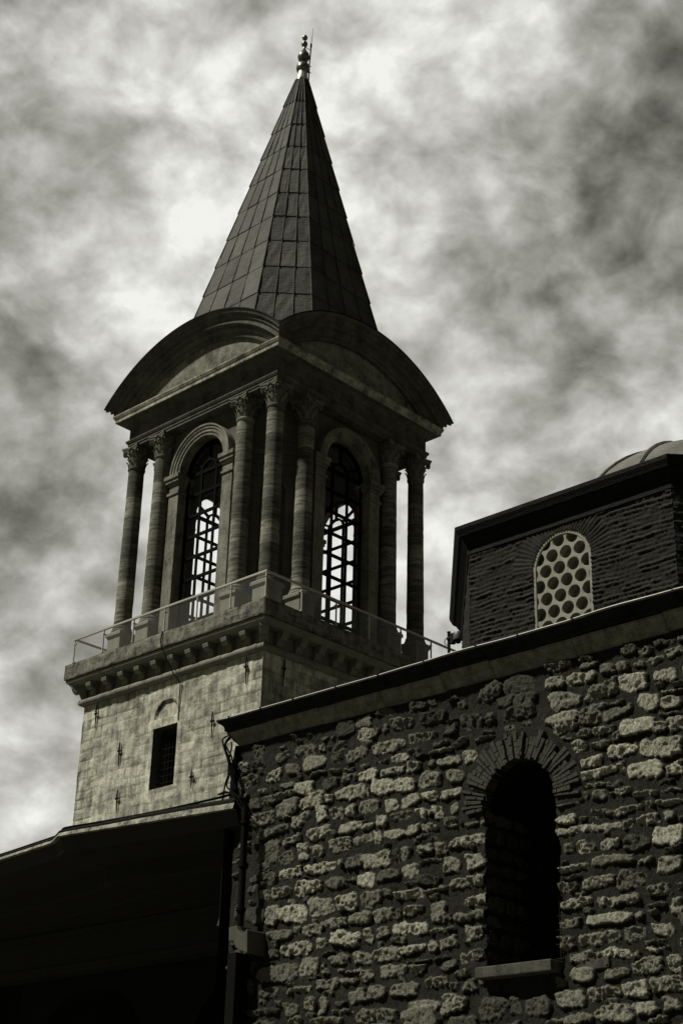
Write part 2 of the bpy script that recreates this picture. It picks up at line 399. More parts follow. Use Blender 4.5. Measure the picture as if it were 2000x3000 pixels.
# ================================================================== the stone tower
tower = empty('stone_tower', (-2.4097, 50.3197, 0), YAW)
tag(tower, 'tall square stone tower with open columned belvedere, arched pediments and tapering lead spire', 'tower')
SH = 4.33
def rowgrid(v0, v1, hmin, hmax, rng):
    z = [v0]
    while z[-1] < v1: z.append(z[-1]+rng.uniform(hmin, hmax))
    return np.array(z)
def ashlar_field(seed, v0, v1, lunette=False):
    rng = random.Random(seed); rows = rowgrid(v0-.5, v1+.5, .26, .40, rng)
    cuts = []
    for r in rows:
        c = [-6.0+rng.random()]
        while c[-1] < 6: c.append(c[-1]+rng.choice([.4, .55, .7, .85, 1.05])*rng.uniform(.85, 1.15))
        cuts.append(np.array(c))
    def f(U, V):
        wu = U + fbm(U, V, 1.5, 4, seed)*.16; wv = V + fbm(U, V, .8, 4, seed+5)*.16
        ri = np.clip(np.searchsorted(rows, wv)-1, 0, len(rows)-2)
        dz = np.minimum(wv-rows[ri], rows[ri+1]-wv)
        tone = np.zeros_like(U); du = np.ones_like(U)
        for k in np.unique(ri):
            m = ri == k; c = cuts[k]; b = np.clip(np.searchsorted(c, wu[m])-1, 0, len(c)-2)
            du[m] = np.minimum(wu[m]-c[b], c[b+1]-wu[m]); tone[m] = _h(b.astype(float), np.full(b.shape, float(k)), seed)
        d = np.minimum(dz, du); vis = np.clip(fbm(U, V, 1.1, 3, seed+9)*2.2+.55, 0, 1)
        joint_and_shade = 1 - .72*np.clip(1-d/.035, 0, 1)*vis
        er = np.clip(fbm(U, V, 1.6, 5, seed+21)*3-.45, 0, 1)          # spalled patches
        H = -.03*np.clip(1-d/.035, 0, 1)*vis + fbm(U, V, 3, 5, seed+3)*.035 - er*.05 + (tone-.5)*.015
        joint_and_shade = joint_and_shade*(1-.25*er)
        if lunette:
            rr = np.hypot(U-0.0, V-16.82); ins = (V > 16.82) & (rr < .56); H = np.where(ins, H-.07, H)
            joint_and_shade = np.where((V > 16.80) & (np.abs(rr-.57) < .03), .35, joint_and_shade)  # dark arc: shadow line of the recess edge painted into the tone
            fr = (U > -.78) & (U < .72) & (V > 14.4) & (V < 16.80) ; tone = np.where(fr, .78, tone); joint_and_shade = np.where(fr, np.maximum(joint_and_shade, .85), joint_and_shade)
            H = np.where(fr, .015 + H*.3, H)
        return H, {'tone': tone, 'joint_and_shade': joint_and_shade}
    return f
FACES = [((-1,0,0),(0,1,0)), ((0,-1,0),(1,0,0)), ((1,0,0),(0,1,0)), ((0,1,0),(1,0,0))]
whole = lambda U, V: (U > -.62) & (U < .55) & (V > 14.53) & (V < 16.51)
for i, (nd, ud) in enumerate(FACES):
    org = tuple(SH*c for c in nd); st = .04 if i < 2 else .12
    hfield('shaft_wall', M['shaft'], tower, org, ud, (0,0,1), nd, -SH, SH, 12.0, 18.10, st, ashlar_field(40+i, 12, 18.1, i == 0), whole if i == 0 else None)
low = hfield  # lower, unseen storeys of the shaft, coarser
for i, (nd, ud) in enumerate(FACES):
    hfield('shaft_base', M['shaft'], tower, tuple(SH*c for c in nd), ud, (0,0,1), nd, -SH, SH, 0, 12.0, .2, ashlar_field(60+i, 0, 12))
# barred window in the lit face
b = MB(); u0, u1, z0, z1 = -.62, .55, 14.53, 16.51; x0, x1 = -SH+.03, -SH+.75
b.face([(x0,u0,z0),(x1,u0,z0),(x1,u0,z1),(x0,u0,z1)]); b.face([(x0,u1,z0),(x1,u1,z0),(x1,u1,z1),(x0,u1,z1)])
b.face([(x0,u0,z0),(x1,u0,z0),(x1,u1,z0),(x0,u1,z0)]); b.face([(x0,u0,z1),(x1,u0,z1),(x1,u1,z1),(x0,u1,z1)])
bw_ = b.build('barred_window', M['core'], tower)
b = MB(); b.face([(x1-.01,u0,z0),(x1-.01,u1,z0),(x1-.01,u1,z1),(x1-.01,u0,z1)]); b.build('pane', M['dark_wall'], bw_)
b = MB(); gx = -SH+.28
for k in range(1, 7): b.tube([(gx, u0+(u1-u0)*k/7, z0), (gx, u0+(u1-u0)*k/7, z1)], .016, 6)
for k in range(1, 9): b.tube([(gx, u0, z0+(z1-z0)*k/9), (gx, u1, z0+(z1-z0)*k/9)], .016, 6)
b.build('grille', M['iron_grey'], bw_)
# wrought iron tie anchors
def anchor(u, za, zb, side=0):
    b = MB(); zm = (za*.62+zb*.38)
    if side == 0: T = lambda a, z: (-SH-.07+(.03 if z in (za, zb) else 0), u+a, z)
    else: T = lambda a, z: (u+a, -SH-.07+(.03 if z in (za, zb) else 0), z)
    b.tube([T(.03, za), T(.0, zm+.08), T(0, zb)], [.018, .03, .014], 6)
    b.tube([T(-.06, zm), T(.06, zm)], .035, 6)
    b.build('tie_anchor', M['iron_grey'], tower)
for u, za, zb in ((3.57, 17.95, 17.12), (2.15, 16.4, 15.55), (-2.27, 16.52, 15.66), (-1.48, 14.79, 14.23), (-3.67, 17.98, 17.1), (2.05, 14.78, 14.0)): anchor(u, za, zb)
anchor(-3.47, 18.0, 17.13, 1)
# string course
def arcprof(a0, zc, r, n=7): return [(a0 + r*math.cos(t), zc + r*math.sin(t)) for t in np.linspace(-math.pi/2, math.pi/2, n)]
s = MB(); s.square([(SH-.05, 18.03)] + arcprof(SH+.06, 18.16, .115) + [(SH-.05, 18.28)]); s.build('string_course', M['string'], tower, True)
s = MB()
for nd, ud in FACES:
    nd = Vector(nd); ud = Vector(ud); t = -4.2
    rng = random.Random(5+int(nd.x*3+nd.y))
    while t < 4.0:
        w = rng.uniform(.5, 1.1); e = min(t+w, 4.38); dr = rng.uniform(0, .016)
        rings = []
        for uu in (t+.012, e-.012):
            rings.append([tuple(nd*(SH+.06+(.118+dr)*math.cos(q)) + ud*uu + Vector((0,0,18.16+(.118+dr)*math.sin(q)))) for q in np.linspace(-1.5, 1.5, 7)])
        s.loft(rings, False, False); t = e
s.build('string_course_blocks', M['string'], tower, True)
# wall behind the corbels
s = MB(); s.square([(SH-.01, 18.2), (SH-.01, 18.98)]); s.build('corbel_zone_wall', M['corbel'], tower)
# corbels: scrolled brackets
CP = [(-.05,18.26),(.06,18.27),(.12,18.33),(.16,18.42),(.17,18.50),(.23,18.505),(.235,18.47),(.31,18.50),(.37,18.58),(.40,18.67),(.40,18.76),(-.05,18.76)]
def corbel_obj(diag=False):
    b = MB(); w = .135
    k = 1.414 if diag else 1
    b.prism([(-(SH*k+a*k if not diag else SH*1.414+a*1.25), z) for a, z in CP], 2*w, lambda a, z, q: (a, q-w, z))
    return b.build('corbel', M['corbel'], tower, bevel=.012)
c0_ = corbel_obj(); c0_.location = (0, -3.75, 0)
def copy_of(o, parent=None, **kw):
    c = o.copy(); col.objects.link(c); c.parent = parent or o.parent
    for k, v in kw.items(): setattr(c, k, v)
    return c
NC = 10
for i in range(NC):
    u = -3.75 + 7.5*i/(NC-1)
    if i: copy_of(c0_, location=(0, u, 0))
    copy_of(c0_, location=(u, 0, 0), rotation_euler=(0, 0, math.pi/2))
cdg = corbel_obj(True)
cdg.rotation_euler.z = math.pi/4                     # the near corner
for q in (1, 3): copy_of(cdg, rotation_euler=(0, 0, math.pi/4 + q*math.pi/2))
# ledge
s = MB(); s.square([(SH-.1, 18.74), (4.72, 18.74), (4.76, 18.80), (4.82, 18.84), (4.845, 18.92), (4.80, 18.965)]); s.build('ledge_moulding', M['corbel'], tower, True)
def ledge_f(seed):
    def f(U, V):
        H = fbm(U, V, 2.2, 5, seed)*.05 + fbm(U, V, 9, 4, seed+1)*.03
        jt = np.zeros_like(U); rng = random.Random(seed); t = -4.9
        while t < 4.9:
            t += rng.uniform(.9, 1.7); jt = np.maximum(jt, np.clip(1-np.abs(U-t)/.03, 0, 1))
        H = H - .035*jt; lay = fbm(U*.3, V, 14, 2, seed+4)*.03; H = H + lay
        return H, {'tone': jt, 'joint_and_shade': 1-.5*jt}
    return f
for i, (nd, ud) in enumerate(FACES):
    hfield('ledge_face', M['ledge'], tower, tuple(4.897*c for c in nd), ud, (0,0,1), nd, -4.90, 4.90, 18.954, 19.486, .045, ledge_f(80+i), skirt=.02)
s = MB(); s.square([(4.80, 18.957), (4.885, 18.957)]); s.square([(4.885, 19.483), (4.0, 19.49), (.01, 19.50)]); s.build('ledge_deck', M['ledge'], tower)

# railing of steel tubes and glass
RA = 4.71
b = MB()
for k in range(4):
    a = math.pi/2*k; Rt = Matrix.Rotation(a, 3, 'Z')
    p, q = Rt @ Vector((-RA, -RA, 20.45)), Rt @ Vector((-RA, RA, 20.45))
    d = (q-p).normalized(); s_ = Vector((0, 0, 1)).cross(d)
    T = lambda t: tuple(p + d*t[1] + s_*t[0] + Vector((0, 0, t[2])))
    b.box(-.035, .035, -.035, 2*RA-.035-.002, -.03, .03, T)
rail = b.build('railing', M['steel'], tower)
b = MB(); b.lathe([(.028, 19.49), (.028, 20.42)], n=8)
for z in (19.62, 20.28): b.lathe([(.03, z-.03), (.042, z-.02), (.042, z+.02), (.03, z+.03)], n=8); b.box(-.03, .10, -.02, .02, z-.02, z+.02)
b.lathe([(.06, 19.487), (.06, 19.51), (.03, 19.515)], n=10)
post = b.build('post', M['steel'], rail, True); post.location = (-RA, -RA, 0)
b = MB(); b.box(-.006, .006, .06, 1.51, 19.56, 20.40)
pan = b.build('glass_panel', M['glass'], rail); pan.location = (-RA, -RA, 0)
for k in range(4):
    Rt = Matrix.Rotation(math.pi/2*k, 3, 'Z')
    for i in range(6):
        p = Rt @ Vector((-RA, -RA + 1.57*i, 0))
        if k or i:
            copy_of(post, location=p, rotation_euler=(0,0,math.pi/2*k)); copy_of(pan, location=p, rotation_euler=(0,0,math.pi/2*k))

# columns
C_, D_ = 3.6, 2.129
b = MB()
prof = [(.37,20.70),(.385,20.74),(.37,20.79),(.335,20.82),(.345,20.87),(.325,20.90),(.308,20.95)]
rng = random.Random(3); z = 20.95
while z < 26.85:
    t = (z-20.95)/6.0; prof.append((.308-.028*t + rng.uniform(-.006, .006), z)); z += rng.uniform(.12, .3)
prof += [(.280, 26.90), (.281, 27.02), (.312, 27.04), (.322, 27.08), (.312, 27.12), (.285, 27.14)]
b.lathe(prof, n=28)
cproto = b.build('column', M['column'], tower, True)
b = MB(); b.lathe([(.275,27.12),(.27,27.4),(.29,27.6),(.335,27.76),(.37,27.80)], n=48, flute=.025, nf=12)
def rotz(a): return Matrix.Rotation(a, 3, 'Z')
for k in range(8):                              # acanthus tongues
    for (h0, h1, out, ph, wd) in ((27.13, 27.40, .09, 0, .075), (27.30, 27.60, .11, math.pi/8, .08)):
        Rt = rotz(math.pi/4*k+ph); rings = []
        for t, o, w in ((0,.0,1),(.35,.02,1.1),(.7,.045,1),(.9,.085,.8),(1,out,.6),(.93,out+.02,.4)):
            zz = h0+(h1-h0)*t; r = .285+o
            rings.append([Rt @ Vector((r, -wd*w, zz)), Rt @ Vector((r+.022, 0, zz)), Rt @ Vector((r, wd*w, zz)), Rt @ Vector((r-.03, 0, zz))])
        b.loft(rings, True, True)
for k in range(4):                              # corner volutes and rosettes
    Rt = rotz(math.pi/4 + math.pi/2*k)
    for sg in (-1, 1):
        pts = [Rt @ Vector((.30+.05*t*2, sg*.02+sg*.03, 27.42+.32*t)) for t in (0,.3,.6,.9)]
        for a in np.linspace(math.pi*.6, -math.pi*1.3, 9): pts.append(Rt @ Vector((.46+.062*math.cos(a)*(1-.03*a), sg*.045, 27.70+.062*math.sin(a))))
        b.tube(pts, [.022]*4+[.026]*9, 5)
    b.tube([Rt @ Vector((.47, -.06, 27.70)), Rt @ Vector((.47, .06, 27.70))], .04, 7)
    R2 = rotz(math.pi/2*k)
    b.tube([R2 @ Vector((.34, 0, 27.84)), R2 @ Vector((.43, 0, 27.85))], [.05, .06], 7)
    for sg in (-1, 1): b.tube([R2 @ Vector((.33, sg*.09, 27.70)), R2 @ Vector((.39, sg*.09, 27.70))], .045, 6)
ab = []
for k in range(4):
    a = math.pi/4+math.pi/2*k
    for t in np.linspace(-1, 1, 9)[:-1]:
        # corner horns joined by concave sides
        pass
hn = .40; pts = []
for k in range(4):
    Rt = rotz(math.pi/2*k)
    for t in np.linspace(-1, 1, 9): pts.append(Rt @ Vector((.40 - .075*(1-t*t), t*.385, 0)))
b.loft([[p*s_ + Vector((0,0,z)) for p in pts] for s_, z in ((.93,27.78),(1.0,27.80),(1.0,27.86),(1.06,27.88),(1.08,27.95))], True, True)
cap = b.build('capital', M['capital'], cproto, False)
b = MB(); b.square([(.40,19.487),(.40,19.60),(.345,19.64),(.33,19.67),(.33,20.47),(.345,20.49),(.36,20.53),(.395,20.56),(.395,20.66),(.37,20.70),(.01,20.70)])
ped = b.build('pedestal', M['pedestal'], cproto, bevel=.008)
CPOS = []
for sx in (-1, 1):
    for sy in (-1, 1): CPOS += [(sx*C_, sy*C_), (sx*D_, sy*C_), (sx*C_, sy*D_)]
for i, (x, y) in enumerate(CPOS):
    if i == 0: c = cproto
    else:
        c = copy_of(cproto)
        for ch in (cap, ped): copy_of(ch, parent=c)
    c.location = (x, y, 0)
    if i: c.rotation_euler = (0, 0, 0)

# belvedere core: arched piers on four sides, niched chamfers between
PA = 3.62
def faceT(k, a=PA):
    Rt = rotz(math.pi/2*k)
    return lambda u, z, w: tuple(Rt @ Vector((-a+w, u, z)))
def arch_panel(b, T, hw, z0, z1, oh, oz, sp, depth, back=True, n=20):
    arc = [(oh*math.cos(t), sp+oh*math.sin(t)) for t in np.linspace(0, math.pi, n+1)]      # right to left
    for w in ((0, depth) if back else (0,)):
        b.face([T(-hw,z0,w),T(-oh,z0,w),T(-oh,sp,w),T(-hw,sp,w)]); b.face([T(oh,z0,w),T(hw,z0,w),T(hw,sp,w),T(oh,sp,w)])
        if oz > z0+1e-4: b.face([T(-oh,z0,w),T(oh,z0,w),T(oh,oz,w),T(-oh,oz,w)])
        for i in range(n):
            (ua, za), (ub, zb) = arc[i], arc[i+1]
            fa = hw if i < n/2 else -hw
            m_ = n//2
            ta = hw*(1-2*i/n); tb = hw*(1-2*(i+1)/n)
            b.face([T(ua,za,w),T(ub,zb,w),T(tb,z1,w),T(ta,z1,w)])
        b.face([T(oh,sp,w),T(hw,sp,w),T(hw,z1,w)]); b.face([T(-oh,sp,w),T(-hw,sp,w),T(-hw,z1,w)])
    pts = [(oh, oz)] + arc + [(-oh, oz)]
    for (ua, za), (ub, zb) in zip(pts[:-1], pts[1:]): b.face([T(ua,za,0),T(ub,zb,0),T(ub,zb,depth),T(ua,za,depth)])
    b.face([T(-oh,oz,0),T(oh,oz,0),T(oh,oz,depth),T(-oh,oz,depth)])
OH, SPZ = 1.12, 26.10
b = MB()
for k in range(4): arch_panel(b, faceT(k, 3.42), 1.95, 19.49, 28.0, OH+.02, 19.62, SPZ, .45)
b.build('belvedere_wall', M['core'], tower)
b = MB()
hwc = (3.42-1.95)/math.sqrt(2)
for k in range(4):
    Rt = rotz(math.pi/4+math.pi/2*k); ac = (3.42+1.95)/math.sqrt(2)
    T = lambda u, z, w: tuple(Rt @ Vector((-ac+w, u, z)))
    arch_panel(b, T, hwc+.005, 19.49, 28.0, .42, 21.2, 24.6, .22, back=False)
    b.face([T(-.42,21.2,.219),T(.42,21.2,.219),T(.42,25.1,.219),T(-.42,25.1,.219)])
    for z0, z1, o in ((25.60,25.80,.05),(25.80,25.92,.10),(25.92,26.10,.16),(25.20,25.30,.05)): b.box(-o, .05, -hwc, hwc, z0, z1, lambda p: T(p[1], p[2], p[0]))
    for z0, z1, o in ((19.49,19.9,.08),): b.box(-o, .05, -hwc, hwc, z0, z1, lambda p: T(p[1], p[2], p[0]))
b.build('chamfer_wall', M['core'], tower)
s = MB(); s.face([(-3.4,-3.4,27.98),(3.4,-3.4,27.98),(3.4,3.4,27.98),(-3.4,3.4,27.98)]); s.build('belvedere_ceiling', M['core'], tower)
for k in range(4):
    T = faceT(k)
    b = MB()
    for sg in (-1, 1):
        X = lambda p: T(sg*p[1], p[2], p[0])
        b.box(0, .60, OH, 1.62, 19.87, 25.38, X)
        b.box(-.05, .62, OH-.03, 1.67, 19.49, 19.87, X)
        b.box(-.05, .62, OH-.03, 1.69, 25.38, 25.48, X)
        b.box(0, .60, OH, 1.62, 25.48, 25.74, X)
        b.box(-.05, .62, OH-.03, 1.67, 25.74, 25.84, X); b.box(-.11, .64, OH-.07, 1.73, 25.84, 25.97, X); b.box(-.16, .65, OH-.10, 1.78, 25.97, SPZ+.02, X)
    b.build('pilaster', M['pier'], tower, bevel=.01)
    b = MB(); rings = []
    for t in np.linspace(0, math.pi, 37):
        rings.append([T(r*math.cos(t), SPZ+.02+r*math.sin(t), -w) for r, w in ((OH,-.6),(OH,.02),(1.22,.02),(1.235,.055),(1.345,.055),(1.36,.09),(1.43,.09),(1.46,.13),(1.52,.13),(1.52,-.22))])
    b.loft(rings, False, False); b.build('archivolt', M['pier'], tower, True)
    # timber-dark window frame with fan light
    b = MB(); fw = .40; t_ = .055
    def bar(u0, u1, z0, z1, d=.05): d *= .55; b.box(fw-d, fw+d, u0, u1, z0, z1, lambda p: T(p[1], p[2], p[0]))
    bar(-OH, -OH+.09, 19.62, SPZ, .06); bar(OH-.09, OH, 19.62, SPZ, .06); bar(-OH, OH, 19.62, 19.80, .06); bar(-OH, OH, SPZ-.07, SPZ+.07, .065)
    for u in (-.375, .375): bar(u-t_*.85, u+t_*.85, 19.7, SPZ)
    z = SPZ - .80
    while z > 19.9: bar(-OH, OH, z-.055, z+.055, .055); z -= .80
    rings = []
    for t in np.linspace(0, math.pi, 25): rings.append([T(r*math.cos(t), SPZ+r*math.sin(t), fw+w) for r, w in ((OH,-.06),(OH-.12,-.06),(OH-.12,.06),(OH,.06))])
    b.loft(rings, True, False)
    rings = []
    for t in np.linspace(0, math.pi, 15): rings.append([T(r*math.cos(t), SPZ+r*math.sin(t), fw+w) for r, w in ((.42,-.05),(.34,-.05),(.34,.05),(.42,.05))])
    b.loft(rings, True, False)
    for a in (30, 90, 150):
        ca, sa = math.cos(R(a)), math.sin(R(a))
        b.box(fw-.045, fw+.045, -.04, .04, .40, OH-.03, lambda p: T(p[2]*ca - p[1]*sa, SPZ+p[2]*sa+p[1]*ca, p[0]))
    wn_ = b.build('arched_window', M['frame'], tower)
    b = MB(); arc = [(OH*math.cos(t), SPZ+OH*math.sin(t)) for t in np.linspace(0, math.pi, 17)]
    b.face([T(u, z, fw+.01) for u, z in [(OH, 19.62)]+arc+[(-OH, 19.62)]])
    b.build('pane', M['glass_win'], wn_)

# entablature
s = MB(); s.square([(3.2,27.95),(3.86,27.95),(3.86,28.05),(3.89,28.055),(3.89,28.14),(3.92,28.15),(3.955,28.22),(3.955,28.26),(3.87,28.29),(3.86,28.31),(3.86,28.80),(3.93,28.83),(3.96,28.90),(4.02,28.93),(4.06,28.97),(4.24,28.985)])
s.build('entablature', M['entab'], tower)
s = MB(); s.square([(4.24,28.985),(4.27,29.0),(4.275,29.12),(4.30,29.14),(4.345,29.235),(4.345,29.275),(3.7,29.30)]); s.build('cornice', M['cornice_lip'], tower)
# arched pediments
RR, ZC = 6.2441, 25.3259
def arcrings(T, prof, n=61, clip=None):
    rings = []
    for i in range(n):
        s_ = -1+2*i/(n-1); ring = []
        for a, dr in prof:
            r = RR+dr; th = math.asin(min(1, a/r))*s_
            ring.append(T(r*math.sin(th), ZC+r*math.cos(th), a))
        rings.append(ring)
    return rings
for k in range(4):
    Rt = rotz(math.pi/2*k); T = lambda u, z, a: tuple(Rt @ Vector((-a, u, z)))
    b = MB(); b.loft(arcrings(T, [(3.80,-.86),(4.02,-.86),(4.04,-.83),(4.04,-.70),(4.08,-.69),(4.12,-.62),(4.16,-.60),(4.17,-.48),(4.32,-.46),(4.33,-.30),(4.40,-.27),(4.43,-.16),(4.52,-.13),(4.555,-.04),(4.58,-.02)]), False, False)
    pd = b.build('arched_pediment', M['entab'], tower, True)
    b = MB(); r = RR-.84; pts = []
    for s_ in np.linspace(-1, 1, 41):
        th = math.asin(3.9/r)*s_; pts.append((r*math.sin(th), ZC+r*math.cos(th)))
    b.face([T(u, z, 3.9) for u, z in [(-3.9, 29.2)]+pts+[(3.9, 29.2)]]); b.build('tympanum', M['tympanum'], pd)
    b = MB(); b.loft(arcrings(T, [(4.58,-.02),(4.60,-.01),(4.60,.025),(4.5,.03),(3.5,.05),(2.5,.06),(.3,.08)]), False, False)
    b.build('barrel_roof', M['lead_dark'], tower, True)

# spire of lead sheets
def lean(z): t = .01694*(z-33.8)+.0876; return (t*.724, -t*.690)
def sc(z): return (46.59-z)/12.79
OV = []
base = [(2.90,-1.648),(2.90,1.648),(1.648,2.90),(-1.648,2.90),(-2.90,1.648),(-2.90,-1.648),(-1.648,-2.90),(1.648,-2.90)]
ZL = [30.0, 31.34, 32.73, 34.13, 35.53, 36.89, 38.26, 39.66, 41.06, 42.46, 44.0] + [45.6]
b = MB(); rng = random.Random(11)
def sp(v, z, out=0):
    l = lean(z); k_ = sc(z); n = Vector((v[0], v[1])).normalized(); return Vector((v[0]*k_+n.x*out+l[0], v[1]*k_+n.y*out+l[1], z))
for f in range(8):
    A, B = Vector(base[f]), Vector(base[(f+1) % 8]); nc = 4 if f % 2 == 0 else 3
    for r_ in range(len(ZL)-1):
        za, zb = ZL[r_], ZL[r_+1]
        for c in range(nc):
            p, q = A.lerp(B, c/nc), A.lerp(B, (c+1)/nc); jz = rng.uniform(-.010, .010)
            o1 = .028+jz; o2 = .004
            # slightly dished sheet: 3x2 grid with dents
            G = []
            for i in range(4):
                t = i/3; row = []
                for j in range(4):
                    s_ = j/3; o = o1*(1-t)+o2*t + rng.uniform(-.014, .014)*(0 < i < 3)
                    row.append(sp(p.lerp(q, s_), za+(zb-za)*t, o))
                G.append(row)
            tn = rng.random()
            for i in range(3):
                for j in range(3): b.face([G[i][j], G[i][j+1], G[i+1][j+1], G[i+1][j]], tn)
            b.face([sp(p, za, o1), sp(q, za, o1), sp(q, za, -.01), sp(p, za, -.01)], .1)
            b.tube([sp(p, za, .050), sp(p, (za+zb)/2, .03), sp(p, zb, .012)], .018 if c else .022, 6, True)
spire = b.build('spire', M['lead'], tower)
# finial
off = lean
b = MB(); n_ = 28
b.lathe([(.26,45.55),(.235,45.75),(.19,46.0),(.165,46.14),(.10,46.16)], n=n_, off=off)
cone = b
b = MB()
b.lathe([(.12,46.02),(.20,46.05),(.26,46.14),(.28,46.26),(.26,46.40),(.19,46.50),(.12,46.55),(.085,46.58),(.085,46.66),(.12,46.67),(.20,46.70),(.245,46.80),(.25,46.90),(.22,47.02),(.15,47.13),(.09,47.25),(.055,47.36),(.05,47.46),(.06,47.47),(.11,47.49),(.135,47.57),(.12,47.65),(.07,47.70),(.045,47.72),(.045,47.80),(.08,47.82),(.115,47.90),(.11,47.98),(.06,48.05),(.015,48.08)], n=n_, off=off)
fin = b.build('finial', M['finial'], tower, True); cone.build('cone', M['finial_pale'], fin, True)
# lightning rod, fixed beside the finial
def latp(a, z, dpt=0): return (a*.724, -a*.690, z)
b = MB(); b.tube([latp(.555,45.2), latp(.565,46.5), latp(.60,47.45)], .028, 8); b.tube([latp(.60,47.43), latp(.605,47.62)], .04, 8); b.tube([latp(.605,47.6), latp(.665,48.5)], [.016,.006], 6)
b.tube([latp(.37,47.42), latp(.60,47.25)], .014, 6); b.tube([latp(.40,46.12), latp(.585,46.05), latp(.64,46.04)], .022, 6); b.tube([latp(.40,46.42), latp(.59,46.40), latp(.64,46.39)], .018, 6); b.tube([latp(.40,45.75), latp(.57,45.65)], .02, 6); b.tube([latp(.49,45.6), latp(.49,46.0)], .016, 6)
b.build('lightning_rod', M['iron'], tower)
# loose cable down the lit face
cb = MB(); cb.tube([(-4.93,-.21,19.50),(-4.95,-.18,19.2),(-4.93,-.22,18.93),(-4.86,-.31,18.73),(-4.6,-.53,18.05),(-4.52,-.58,17.98),(-4.37,-.62,17.78),(-4.36,-.62,17.05),(-4.36,-.63,16.58)], .018, 6)
o = cb.build('hanging_cable', M['cable']); o.location = tower.location; o.rotation_euler.z = YAW
tag(o, 'thin black cable hanging from the balcony ledge down the pale tower face', 'cable')
